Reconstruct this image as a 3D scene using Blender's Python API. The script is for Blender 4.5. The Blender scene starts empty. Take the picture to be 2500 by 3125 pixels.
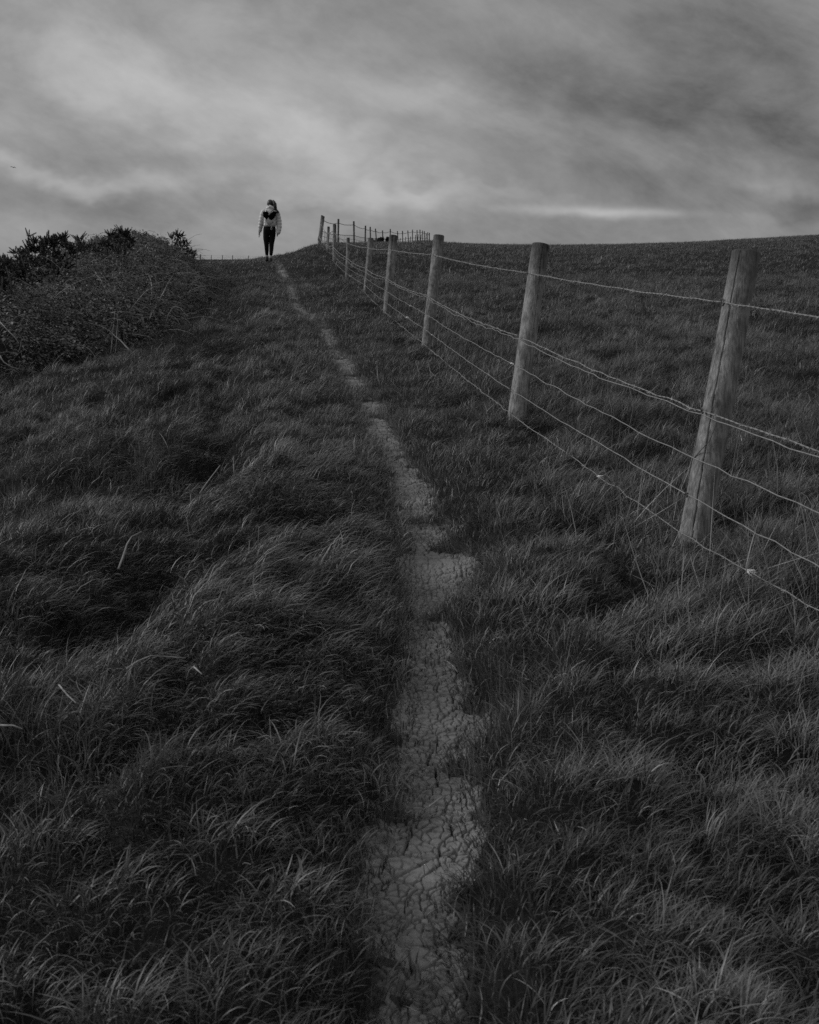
import bpy, math, random
import numpy as np
from mathutils import Vector, Matrix

# ------------------------------------------------------------------ camera
S = bpy.context.scene
COL = S.collection
F_PX = 3646.0
PITCH = math.radians(8.77)
SP, CP = math.sin(PITCH), math.cos(PITCH)
cam_d = bpy.data.cameras.new("camera")
cam = bpy.data.objects.new("camera", cam_d)
COL.objects.link(cam)
cam.location = (0, 0, 0)
cam.rotation_euler = (math.pi / 2 - PITCH, 0, 0)
cam_d.sensor_fit = 'VERTICAL'
cam_d.sensor_height = 30.0
cam_d.sensor_width = 24.0
cam_d.lens = 35.0
cam_d.clip_start = 0.05
cam_d.clip_end = 6000
cam_d.dof.use_dof = True
cam_d.dof.focus_distance = 8.0
cam_d.dof.aperture_fstop = 10.0
S.camera = cam

# ------------------------------------------------------------------ view
S.view_settings.view_transform = 'Standard'
S.view_settings.look = 'None'
S.view_settings.exposure = 0.0
S.view_settings.gamma = 1.0
S.cycles.use_denoising = False
S.cycles.max_bounces = 5
S.cycles.diffuse_bounces = 3
S.cycles.transparent_max_bounces = 4


def px(u, v, d):
    """World point seen at source pixel (u, v) of the 2500x3125 photograph at depth d."""
    xc, yc = (u - 1250) / F_PX, -(v - 1562.5) / F_PX
    return Vector((xc * d, (CP + yc * SP) * d, (-SP + yc * CP) * d))


# ------------------------------------------------------------------ world
SUN_EL, SUN_AZ = math.radians(26), math.radians(-84)   # azimuth from +Y towards +X
world = bpy.data.worlds.new("World")
S.world = world
world.use_nodes = True
nt = world.node_tree
nt.nodes.clear()


def N(t, typ, **kw):
    n = t.nodes.new(typ)
    for k, v in kw.items():
        if k.startswith('i_'):
            n.inputs[int(k[2:])].default_value = v
        else:
            setattr(n, k, v)
    return n


class G:
    """tiny helper that writes math node trees"""
    def __init__(self, t):
        self.t = t

    def m(self, op, a, b=None, c=None):
        n = self.t.nodes.new('ShaderNodeMath')
        n.operation = op
        for i, x in enumerate((a, b, c)):
            if x is None:
                continue
            if isinstance(x, (int, float)):
                n.inputs[i].default_value = x
            else:
                self.t.links.new(x, n.inputs[i])
        return n.outputs[0]

    def vec(self, x, y, z):
        n = self.t.nodes.new('ShaderNodeCombineXYZ')
        for i, a in enumerate((x, y, z)):
            if isinstance(a, (int, float)):
                n.inputs[i].default_value = a
            else:
                self.t.links.new(a, n.inputs[i])
        return n.outputs[0]

    def noise(self, v, scale, detail=4, rough=.55, dist=0.0):
        n = self.t.nodes.new('ShaderNodeTexNoise')
        self.t.links.new(v, n.inputs['Vector'])
        n.inputs['Scale'].default_value = scale
        n.inputs['Detail'].default_value = detail
        n.inputs['Roughness'].default_value = rough
        n.inputs['Distortion'].default_value = dist
        return n.outputs[0]


g = G(nt)
tc = N(nt, 'ShaderNodeTexCoord')
sep = N(nt, 'ShaderNodeSeparateXYZ')
nt.links.new(tc.outputs['Generated'], sep.inputs[0])
dx, dy, dz = sep.outputs
# cloud-sheet coordinates: the layer of cloud seen in perspective, stretched towards the horizon
zz = g.m('ADD', g.m('MAXIMUM', dz, 0.0), 0.16)
cx, cy = g.m('DIVIDE', dx, zz), g.m('DIVIDE', dy, zz)
sheet = g.vec(cx, cy, 0.0)
# bearings (tangents of the direction) for the large banks of cloud
dyc = g.m('MAXIMUM', dy, 0.08)
a_, e_ = g.m('DIVIDE', dx, dyc), g.m('DIVIDE', dz, dyc)
warp1 = g.m('SUBTRACT', g.noise(g.vec(a_, g.m('MULTIPLY', e_, 1.6), 3.1), 4.5, 5, .6), .5)
warp2 = g.m('SUBTRACT', g.noise(g.vec(a_, g.m('MULTIPLY', e_, 1.6), 9.7), 5.0, 5, .6), .5)
aw = g.m('ADD', a_, g.m('MULTIPLY', warp1, .26))
ew = g.m('ADD', e_, g.m('MULTIPLY', warp2, .13))


def bearing(u, v):
    p = px(u, v, 1.0)
    return p.x / p.y, p.z / p.y


def bank(u, v, su, sv, rot, amp, wf=1.0):
    """soft bank of brighter (or darker) cloud around the bearing of (u, v); rot in degrees, rising to the right positive"""
    a0, e0 = bearing(u, v)
    c, s = math.cos(math.radians(rot)), math.sin(math.radians(rot))
    A1 = g.m('ADD', a_, g.m('MULTIPLY', warp1, .26 * wf))
    E1 = g.m('ADD', e_, g.m('MULTIPLY', warp2, .13 * wf))
    da, de = g.m('SUBTRACT', A1, a0), g.m('SUBTRACT', E1, e0)
    p = g.m('ADD', g.m('MULTIPLY', da, c * F_PX / su), g.m('MULTIPLY', de, s * F_PX / su))
    q = g.m('ADD', g.m('MULTIPLY', da, -s * F_PX / sv), g.m('MULTIPLY', de, c * F_PX / sv))
    r2 = g.m('ADD', g.m('MULTIPLY', p, p), g.m('MULTIPLY', q, q))
    return g.m('MULTIPLY', g.m('EXPONENT', g.m('MULTIPLY', r2, -1.0)), amp)


BANKS = [
    (350, 190, 420, 120, -25, .15), (760, 250, 260, 180, -40, .08), (1200, 330, 300, 70, -22, .09),
    (60, 350, 200, 60, -15, .07), (900, 460, 460, 90, -15, .13), (1600, 420, 420, 80, -12, .06),
    (200, 505, 330, 40, -6, .13), (1050, 600, 330, 60, -8, .07), (1400, 620, 500, 35, -5, .08),
    (1850, 651, 270, 15, -1.5, .17, .12), (2290, 560, 150, 50, 15, .06), (820, 680, 500, 40, 0, .03),
    (1420, 120, 600, 110, -20, -.03), (2200, 150, 560, 320, -10, -.085), (2350, 380, 400, 90, -15, -.045),
    (30, 30, 160, 90, 0, -.07), (450, 330, 240, 45, -12, -.045), (350, 610, 520, 38, -2, -.02), (250, 730, 600, 70, 0, .035),
    (1900, 540, 600, 30, -10, -.03), (2430, 640, 280, 60, 0, -.08), (1000, 560, 160, 30, 30, -.03),
    (2200, 700, 400, 30, 0, -.03),
]
tot = None
for b in BANKS:
    o = bank(*b)
    tot = o if tot is None else g.m('ADD', tot, o)
n1 = g.m('SUBTRACT', g.noise(sheet, 1.1, 7, .6, .4), .5)
n2 = g.m('SUBTRACT', g.noise(g.vec(g.m('SUBTRACT', g.m('MULTIPLY', a_, .92), g.m('MULTIPLY', e_, .38)), g.m('MULTIPLY', g.m('ADD', g.m('MULTIPLY', a_, .38), g.m('MULTIPLY', e_, .92)), 2.2), 1.7), 6.5, 10, .64, .25), .5)
n3 = g.m('SUBTRACT', g.noise(g.vec(a_, g.m('MULTIPLY', e_, 1.5), 5.2), 15.0, 8, .62, .3), .5)
lum = g.m('ADD', g.m('ADD', g.m('MULTIPLY', tot, 1.08), .236), g.m('ADD', g.m('MULTIPLY', n1, .10), g.m('ADD', g.m('MULTIPLY', n2, .34), g.m('MULTIPLY', n3, .13))))
# an overcast sky is brighter overhead than near the horizon, and brightest towards the veiled sun
over = g.m('MULTIPLY', g.m('POWER', g.m('MAXIMUM', dz, 0.0), 1.5), .24)
sunv = (math.sin(SUN_AZ) * math.cos(SUN_EL), math.cos(SUN_AZ) * math.cos(SUN_EL), math.sin(SUN_EL))
dot = g.m('ADD', g.m('ADD', g.m('MULTIPLY', dx, sunv[0]), g.m('MULTIPLY', dy, sunv[1])), g.m('MULTIPLY', dz, sunv[2]))
glow = g.m('MULTIPLY', g.m('POWER', g.m('MAXIMUM', dot, 0.0), 3.0), .35)
lum = g.m('MAXIMUM', g.m('ADD', g.m('ADD', lum, over), glow), .03)
lum = g.m('MULTIPLY', lum, 10.0)
sky = N(nt, 'ShaderNodeTexSky')
sky.sky_type = 'NISHITA'
sky.sun_disc = False
sky.sun_elevation = SUN_EL
sky.sun_rotation = SUN_AZ
skybw = N(nt, 'ShaderNodeRGBToBW')
nt.links.new(sky.outputs[0], skybw.inputs[0])
fin = g.m('ADD', g.m('MULTIPLY', lum, .97), g.m('MULTIPLY', skybw.outputs[0], .03))
bg = N(nt, 'ShaderNodeBackground')
bg.inputs['Strength'].default_value = 0.1
nt.links.new(fin, bg.inputs['Color'])
wo = N(nt, 'ShaderNodeOutputWorld')
nt.links.new(bg.outputs[0], wo.inputs[0])

sun_d = bpy.data.lights.new("sun", 'SUN')
sun_d.energy = 1.5
sun_d.angle = math.radians(18)
sun_d.color = (1, 1, 1)
sun = bpy.data.objects.new("sun", sun_d)
COL.objects.link(sun)
sun.rotation_euler = Vector(sunv).to_track_quat('Z', 'Y').to_euler()

# ------------------------------------------------------------------ numpy noise
rng = np.random.default_rng(7)
random.seed(7)
_perm = np.random.default_rng(3).permutation(256)
_perm = np.concatenate([_perm, _perm])
_ga = np.random.default_rng(4).uniform(0, 2 * np.pi, 256)
_gx, _gy = np.cos(_ga), np.sin(_ga)


def perlin(x, y):
    x = np.asarray(x, float)
    y = np.asarray(y, float)
    xi, yi = np.floor(x).astype(int), np.floor(y).astype(int)
    xf, yf = x - xi, y - yi
    xi &= 255
    yi &= 255
    u = xf * xf * xf * (xf * (xf * 6 - 15) + 10)
    v = yf * yf * yf * (yf * (yf * 6 - 15) + 10)

    def gr(i, j, a, b):
        h = _perm[_perm[i] + j]
        return _gx[h] * a + _gy[h] * b
    n00 = gr(xi, yi, xf, yf)
    n10 = gr((xi + 1) & 255, yi, xf - 1, yf)
    n01 = gr(xi, (yi + 1) & 255, xf, yf - 1)
    n11 = gr((xi + 1) & 255, (yi + 1) & 255, xf - 1, yf - 1)
    return (n00 * (1 - u) + n10 * u) * (1 - v) + (n01 * (1 - u) + n11 * u) * v


def fbm(x, y, s, o=3):
    r, a, t = 0, 1.0, 0
    for k in range(o):
        r = r + a * perlin(x * s + 17.3 * k, y * s - 9.1 * k)
        t += a
        a *= .5
        s *= 2.03
    return r / t


def sstep(a, b, x):
    t = np.clip((x - a) / (b - a), 0, 1)
    return t * t * (3 - 2 * t)


def cells(x, y, s, seed=0, jit=.85):
    """nearest and second-nearest jittered cell centre: d1, d2, dx, dy (towards centre), cell id"""
    X, Y = x * s, y * s
    xi, yi = np.floor(X).astype(int), np.floor(Y).astype(int)
    d1 = np.full(X.shape, 9.0)
    d2 = np.full(X.shape, 9.0)
    vx = np.zeros(X.shape)
    vy = np.zeros(X.shape)
    cid = np.zeros(X.shape, int)
    for i in (-1, 0, 1):
        for j in (-1, 0, 1):
            a, b = xi + i, yi + j
            h1 = _perm[(_perm[(a + seed) & 255] + b) & 255]
            h2 = _perm[(h1 + 91 + seed) & 255]
            px_ = a + .5 + jit * (h1 / 255. - .5)
            py_ = b + .5 + jit * (h2 / 255. - .5)
            ex, ey = px_ - X, py_ - Y
            d = np.sqrt(ex * ex + ey * ey)
            n = d < d1
            d2 = np.where(n, d1, np.minimum(d2, d))
            vx = np.where(n, ex, vx)
            vy = np.where(n, ey, vy)
            cid = np.where(n, h1 * 256 + h2, cid)
            d1 = np.where(n, d, d1)
    return d1 / s, d2 / s, vx / s, vy / s, cid


# ------------------------------------------------------------------ terrain
# the trodden strip: source row, left and right edge of the bare earth, bareness 0..1
PATH = [
    (3700, 1150, 1390, 1), (3125, 1170, 1375, 1), (3000, 1190, 1385, .95), (2920, 1220, 1390, .8), (2830, 1150, 1430, .8),
    (2760, 1130, 1400, .75), (2700, 1120, 1345, 1), (2600, 1110, 1420, 1), (2500, 1140, 1460, 1), (2420, 1225, 1450, .8),
    (2350, 1240, 1445, 1), (2250, 1235, 1410, 1), (2170, 1225, 1495, 1), (2100, 1230, 1430, 1), (2000, 1265, 1385, .9),
    (1900, 1255, 1365, 1), (1845, 1250, 1320, .65), (1790, 1245, 1435, .95), (1700, 1238, 1445, 1), (1655, 1238, 1410, .9),
    (1625, 1240, 1370, .65), (1595, 1230, 1390, .7), (1550, 1220, 1330, .6), (1500, 1205, 1320, .85), (1450, 1195, 1300, .75),
    (1400, 1180, 1240, .45), (1345, 1150, 1215, .8), (1300, 1125, 1200, .85), (1262, 1110, 1170, .35), (1235, 1095, 1172, .8),
    (1195, 1080, 1130, .1), (1160, 1045, 1112, .95), (1138, 1040, 1080, .3), (1115, 1022, 1086, .85), (1090, 1016, 1062, .55),
    (1060, 1006, 1026, .6), (1030, 985, 1025, .75), (1005, 972, 1010, .7), (975, 945, 985, .05), (940, 893, 925, .75),
    (920, 888, 912, .3), (895, 884, 903, .75), (870, 876, 896, .55), (852, 868, 890, .05), (835, 853, 872, .8), (822, 845, 860, .2),
    (812, 835, 850, 0), (800, 815, 835, 0)]
_pd = np.array([4780.0 / (v - 663) for v, *_ in PATH])
_py = _pd * 1.0259 - .2
_pc = np.array([((l + r) / 2 - 1250) / F_PX * d for (v, l, r, b), d in zip(PATH, _pd)])
_pw = np.array([((r - l) / 2) / F_PX * d for (v, l, r, b), d in zip(PATH, _pd)])
_pb = np.array([b for *_, b in PATH])
# extend behind the camera and far along the ridge
_py = np.concatenate([[-20, -2], _py, [45, 120]])
_pc = np.concatenate([[.5, -.02], _pc, [-7, -30]])
_pw = np.concatenate([[.12, .1], _pw, [.1, .1]])
_pb = np.concatenate([[.8, .8], _pb, [0, 0]])


def path_c(y):
    return np.interp(y, _py, _pc)


def path_w(y):
    return np.interp(y, _py, _pw)


def path_b(y):
    return np.interp(y, _py, _pb)


_yk = np.linspace(-20, 120, 1400)
_ck = np.interp(_yk, _py, _pc)
_k = np.ones(15) / 15
_cs = np.convolve(np.pad(_ck, 7, mode='edge'), _k, 'valid')


def path_smooth(y):
    return np.interp(y, _yk, _cs)


SKY_U = [-3000, 300, 420, 560, 600, 700, 760, 800, 830, 870, 900, 930, 960, 990, 1060, 1160, 1250, 1285, 1320, 1345, 1400, 1500, 1700, 1900, 2100, 2300, 2500, 3200, 6000]
SKY_V = [1010, 900, 850, 812, 806, 803, 797, 791, 788, 781, 774, 762, 752, 748, 747, 744, 744, 739, 739, 743, 746, 750, 752, 749, 743, 732, 721, 690, 640]
DC_U = [-3000, 900, 975, 1200, 1900, 3000]
DC_V = [38, 38, 43, 54, 60, 60]


TUFTS = []
for (u, v, ru, rv) in [(1290, 1562, 60, 12), (1380, 1642, 75, 14), (1400, 1850, 85, 18), (1415, 1905, 55, 14), (1445, 1985, 60, 30), (1460, 2110, 55, 30),
                       (1400, 2292, 58, 30), (1195, 2440, 70, 16), (1430, 2790, 60, 45), (1170, 2880, 60, 20), (1225, 2985, 35, 16), (1110, 1215, 30, 5), (900, 915, 14, 5)]:
    dd = 4780. / (v - 663)
    TUFTS.append(((u - 1250) / F_PX * dd, dd * 1.0259 - .2, ru / F_PX * dd, rv * dd * dd / 4780.))


def bare(x, y, inset=0.0):
    """0..1: how much bare trodden earth shows at (x, y)"""
    yj = y + (.035 + .02 * y) * (fbm(x, y, 5.0, 2) + .8 * fbm(x + 11, y, 13.0, 2))
    c, w, b = path_c(y), path_w(yj), path_b(yj)
    n = fbm(x, y, 7.0, 3) * .09 + fbm(x + 40, y, 2.1, 2) * .05
    n = n + .05 * fbm(x, y, 19.0, 2) * np.clip(y / 6, .4, 1.5)
    e = np.abs(x - c) - w * (.35 + .65 * b) * np.interp(y, [0, 6, 14, 30], [1.05, 1, .85, .8]) + n * np.clip(.6 + y * .05, 0, 1.7) + inset
    m = sstep(.045, -.03, e)
    hole = sstep(-.10, .12, fbm(x * 1.0 + 5, y * .8 + 2, 3.4, 3) + (b - .34) * .9)
    t_ = 1.0
    for (tx, ty, ra, rb) in TUFTS:
        t_ = t_ * sstep(.75, 1.25, np.hypot((x - tx) / ra, (y - ty) / rb) + n * 4)
    return m * hole * t_


def h_ground(x, y, detail=True):
    x = np.asarray(x, float)
    y = np.asarray(y, float)
    yy = np.clip(y, -25, 28 + (np.maximum(y, 28) - 28) * .0 + 0)
    z = .089 * np.minimum(y, 26 + 0 * y) - 1.278
    z = np.where(y > 26, z + .089 * (y - 26), z)
    xs = path_smooth(y)
    xl = -(x - xs) - 1.15
    soft = np.where(xl > 0, xl * xl / (xl + .8), 0)
    fall = .145 * soft * (1 - .85 * sstep(12, 30, y))
    z = z - fall
    # the far brow, given by the line where it meets the sky
    d = np.maximum((y + .2) / 1.0245, 1.0)
    u = 1250 + F_PX * x / d
    ys = np.interp(u, SKY_U, SKY_V)
    dc = np.interp(u, DC_U, DC_V)
    v26 = 663 + 4780 / 27. + fall / 27. * F_PX
    B = (v26 - ys) / (1 - dc / 27.) ** 2
    k = 1 - dc / d
    drop = np.interp(u, [-3000, 905, 985, 6000], [170, 170, 4, 4])
    v = ys + np.where(d < dc, B * k * k, drop * k * k)
    # a farther ridge beyond the left brow
    ridge = np.exp(-((d - 240) / 55.) ** 2) * sstep(1000, 900, u)
    v = v * (1 - ridge) + 791 * ridge
    yc = (1562.5 - v) / F_PX
    zf = d * (-SP + yc * CP)
    w = sstep(24, 30, y)
    z = z * (1 - w) + zf * w
    # cliff-side hollow behind the thicket
    z = z - 3.5 * sstep(-8.5, -15, x) * sstep(30, 20, y)
    z = z - 3.0 * sstep(-6, -11, x) * sstep(9, 13, y) * sstep(36, 26, y)
    fade = sstep(70, 25, y)
    if detail:
        off = sstep(.12, .5, np.abs(x - path_c(y)) - path_w(y))
        bump = .05 * fbm(x, y, .9, 2) + .06 * fbm(x * 1.0 - y * .5, y * .6, 2.3, 2) + .03 * fbm(x, y, 6, 2)
        left = sstep(.3, 1.6, xs - x)
        terr = .068 * fbm(x * 2.3 - y * .5, y * .62, 1.25, 2) * left * sstep(30, 16, y)
        terr = terr - .065 * np.exp(-((x - xs + 1.02 + .12 * fbm(x * 0, y, .6, 2)) / .17) ** 2) * sstep(2.0, 4.0, y) * sstep(30, 20, y)
        terr = terr + .05 * np.exp(-((x - xs + .62) / .2) ** 2) * sstep(1.5, 4.0, y) * sstep(30, 20, y)
        t1, t2, _vx, _vy, _c = cells(x + .18 * fbm(x, y, 1.6, 2), y * .8 + .18 * fbm(x + 9, y, 1.6, 2), 1.7, 23, .9)
        bump = bump + .055 * sstep(0, .22, t2 - t1) - .035
        z = z + (bump + terr) * off * (.45 + .55 * fade) + .012 * fbm(x, y, 2, 2)
        # shoulders of turf beside the trodden strip
        q = (np.abs(x - path_c(y)) - path_w(y))
        z = z + .028 * np.exp(-((q - .30) / .20) ** 2) * fade * sstep(9, 4, y) * sstep(0.0, 1.0, path_w(y) * 20)
    q = (np.abs(x - path_c(y)) - path_w(y)) - .02
    z = z - (.018 + .032 * sstep(8, 4, y)) * sstep(.10, -.05, q) * sstep(.0, .4, path_b(y)) * fade
    z = z - .052 * np.exp(-(((x + 3.8) / .7) ** 2 + ((y - 33.2) / 1.6) ** 2))
    return z


def h_path(x, y):
    return h_ground(x, y)


# ------------------------------------------------------------------ builders
def mesh_obj(name, V, Fs, mat=None, parent=None, smooth=True, attrs=None, uniform=None):
    """V (n,3); Fs list of face index lists or an (m,k) array"""
    me = bpy.data.meshes.new(name)
    V = np.asarray(V, np.float32)
    me.vertices.add(len(V))
    me.vertices.foreach_set('co', V.ravel())
    if isinstance(Fs, np.ndarray):
        m, k = Fs.shape
        loops = Fs.ravel().astype(np.int32)
        starts = np.arange(0, m * k, k, dtype=np.int32)
        totals = np.full(m, k, np.int32)
    else:
        totals = np.array([len(f) for f in Fs], np.int32)
        loops = np.concatenate([np.asarray(f, np.int32) for f in Fs])
        starts = np.concatenate([[0], np.cumsum(totals)[:-1]]).astype(np.int32)
    me.loops.add(len(loops))
    me.loops.foreach_set('vertex_index', loops)
    me.polygons.add(len(totals))
    me.polygons.foreach_set('loop_start', starts)
    me.polygons.foreach_set('loop_total', totals)
    me.update(calc_edges=True)
    if smooth:
        me.polygons.foreach_set('use_smooth', np.ones(len(totals), bool))
    for k, a in (attrs or {}).items():
        at = me.attributes.new(k, 'FLOAT', 'POINT')
        at.data.foreach_set('value', np.asarray(a, np.float32))
    o = bpy.data.objects.new(name, me)
    COL.objects.link(o)
    if mat:
        me.materials.append(mat)
    if parent:
        o.parent = parent
    return o


def tag(o, label=None, cat=None, group=None, kind=None):
    if label:
        o['label'] = label
    if cat:
        o['category'] = cat
    if group:
        o['group'] = group
    if kind:
        o['kind'] = kind
    return o


def empty(name, loc=(0, 0, 0)):
    o = bpy.data.objects.new(name, None)
    COL.objects.link(o)
    o.location = loc
    o.empty_display_size = .1
    return o


class MB:
    def __init__(self):
        self.V, self.F, self.n = [], [], 0

    def add(self, V, Fs):
        V = np.asarray(V, float)
        self.V.append(V)
        self.F += [[i + self.n for i in f] for f in Fs]
        self.n += len(V)

    def tube(self, pts, rad, k=6, caps=True, ref=None):
        pts = [Vector(p) for p in pts]
        n = len(pts)
        if not hasattr(rad, '__len__'):
            rad = [rad] * n
        V = []
        prev = None
        for i, p in enumerate(pts):
            t = (pts[min(i + 1, n - 1)] - pts[max(i - 1, 0)])
            if t.length < 1e-9:
                t = Vector((0, 0, 1))
            t.normalize()
            if prev is None:
                a = Vector((0, 0, 1)) if abs(t.z) < .9 else Vector((1, 0, 0))
                s = t.cross(a).normalized()
            else:
                s = (prev - t * prev.dot(t)).normalized()
            prev = s
            b = t.cross(s)
            r = rad[i]
            ra, rb = (r if hasattr(r, '__len__') else (r, r))
            for j in range(k):
                an = 2 * math.pi * j / k
                V.append(p + s * (math.cos(an) * ra) + b * (math.sin(an) * rb))
        Fs = []
        for i in range(n - 1):
            for j in range(k):
                a, b_ = i * k + j, i * k + (j + 1) % k
                Fs.append([a, b_, b_ + k, a + k])
        if caps:
            Fs.append(list(range(k))[::-1])
            Fs.append([(n - 1) * k + j for j in range(k)])
        self.add([tuple(v) for v in V], Fs)

    def build(self, name, mat, parent=None, smooth=True, origin=None):
        V = np.concatenate(self.V)
        if origin is not None:
            V = V - np.array(origin)
        o = mesh_obj(name, V, self.F, mat, parent, smooth)
        if origin is not None and parent is None:
            o.location = origin
        return o


# ------------------------------------------------------------------ materials (all greys: a black and white picture)
def grey(v):
    return (v, v, v, 1)


def mat_new(name, base=.2, rough=.7, spec=.3):
    m = bpy.data.materials.new(name)
    m.use_nodes = True
    b = m.node_tree.nodes['Principled BSDF']
    b.inputs['Base Color'].default_value = grey(base)
    b.inputs['Roughness'].default_value = rough
    b.inputs['Specular IOR Level'].default_value = spec
    return m, m.node_tree, b


def ramp(t, src, stops):
    r = t.nodes.new('ShaderNodeValToRGB')
    el = r.color_ramp.elements
    while len(el) < len(stops):
        el.new(.5)
    for e, (p, v) in zip(el, stops):
        e.position = p
        e.color = grey(v)
    t.links.new(src, r.inputs[0])
    return r.outputs[0]


def bump(t, bsdf, src, strength=.5, dist=.01):
    b = t.nodes.new('ShaderNodeBump')
    b.inputs['Strength'].default_value = strength
    b.inputs['Distance'].default_value = dist
    t.links.new(src, b.inputs['Height'])
    t.links.new(b.outputs[0], bsdf.inputs['Normal'])


def noise_mat(name, lo, hi, scale, rough=.8, spec=.2, stretch=(1, 1, 1), bstr=.4, bd=.01, detail=5, coords='Object'):
    m, t, b = mat_new(name, hi, rough, spec)
    tcn = t.nodes.new('ShaderNodeTexCoord')
    mp = t.nodes.new('ShaderNodeMapping')
    mp.inputs['Scale'].default_value = stretch
    t.links.new(tcn.outputs[coords], mp.inputs[0])
    gg = G(t)
    n = gg.noise(mp.outputs[0], scale, detail, .6)
    t.links.new(ramp(t, n, [(.3, lo), (.7, hi)]), b.inputs['Base Color'])
    if bstr:
        bump(t, b, n, bstr, bd)
    return m


M = {}
M['soil'] = noise_mat('soil', .010, .022, 6, .95, .1, bstr=.6, bd=.03)

m, t, b = mat_new('trodden_clay', .2, .9, .15)
gg = G(t)
tcn = t.nodes.new('ShaderNodeTexCoord')
n1_ = gg.noise(tcn.outputs['Object'], 4.5, 7, .65)
n2_ = gg.noise(tcn.outputs['Object'], 55.0, 5, .65)
at = t.nodes.new('ShaderNodeAttribute')
at.attribute_name = 'earth'
sm = gg.m('ADD', gg.m('MULTIPLY', n1_, .6), gg.m('MULTIPLY', n2_, .4))
col = ramp(t, sm, [(.34, .09), (.50, .175), (.68, .265)])
mix = t.nodes.new('ShaderNodeMixRGB')
mix.inputs[1].default_value = grey(.045)
t.links.new(at.outputs['Fac'], mix.inputs[0])
t.links.new(col, mix.inputs[2])
t.links.new(mix.outputs[0], b.inputs['Base Color'])
bump(t, b, gg.m('ADD', n2_, gg.noise(tcn.outputs['Object'], 180., 3, .6)), .5, .004)
M['clay'] = m


def blade_mat(name, lo, mid, hi, rough=.5, spec=.35, trans=.25):
    m = bpy.data.materials.new(name)
    m.use_nodes = True
    t = m.node_tree
    b = t.nodes['Principled BSDF']
    at = t.nodes.new('ShaderNodeAttribute')
    at.attribute_name = 'tone'
    c = ramp(t, at.outputs['Fac'], [(0, lo), (.5, mid * .8), (.93, mid * 1.7), (1, hi)])
    t.links.new(c, b.inputs['Base Color'])
    b.inputs['Roughness'].default_value = rough
    b.inputs['Specular IOR Level'].default_value = spec
    tr = t.nodes.new('ShaderNodeBsdfTranslucent')
    t.links.new(c, tr.inputs['Color'])
    mx = t.nodes.new('ShaderNodeMixShader')
    mx.inputs[0].default_value = trans
    t.links.new(b.outputs[0], mx.inputs[1])
    t.links.new(tr.outputs[0], mx.inputs[2])
    t.links.new(mx.outputs[0], t.nodes['Material Output'].inputs['Surface'])
    return m


M['grass'] = blade_mat('grass_blades', .033, .122, .40, .46, .45, .17)
M['dry'] = blade_mat('dry_grass', .16, .26, .38)
M['leaf'] = blade_mat('bramble_leaf', .02, .10, .22, .45, .4, .08)
M['gorse'] = blade_mat('gorse_spines', .02, .04, .08, .6, .2, .1)
M['cane'] = noise_mat('dead_cane', .16, .34, 20, .7, .2)
M['stem'] = noise_mat('dark_stem', .05, .10, 20, .8, .2)
M['wire'] = noise_mat('galvanised_wire', .18, .32, 40, .5, .5, bstr=0)
M['wire'].node_tree.nodes['Principled BSDF'].inputs['Metallic'].default_value = .35
M['wire_dark'] = noise_mat('weathered_wire', .04, .10, 40, .6, .4, bstr=0)
M['wool'] = noise_mat('sheep_wool', .55, .8, 60, .95, .1)

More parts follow.
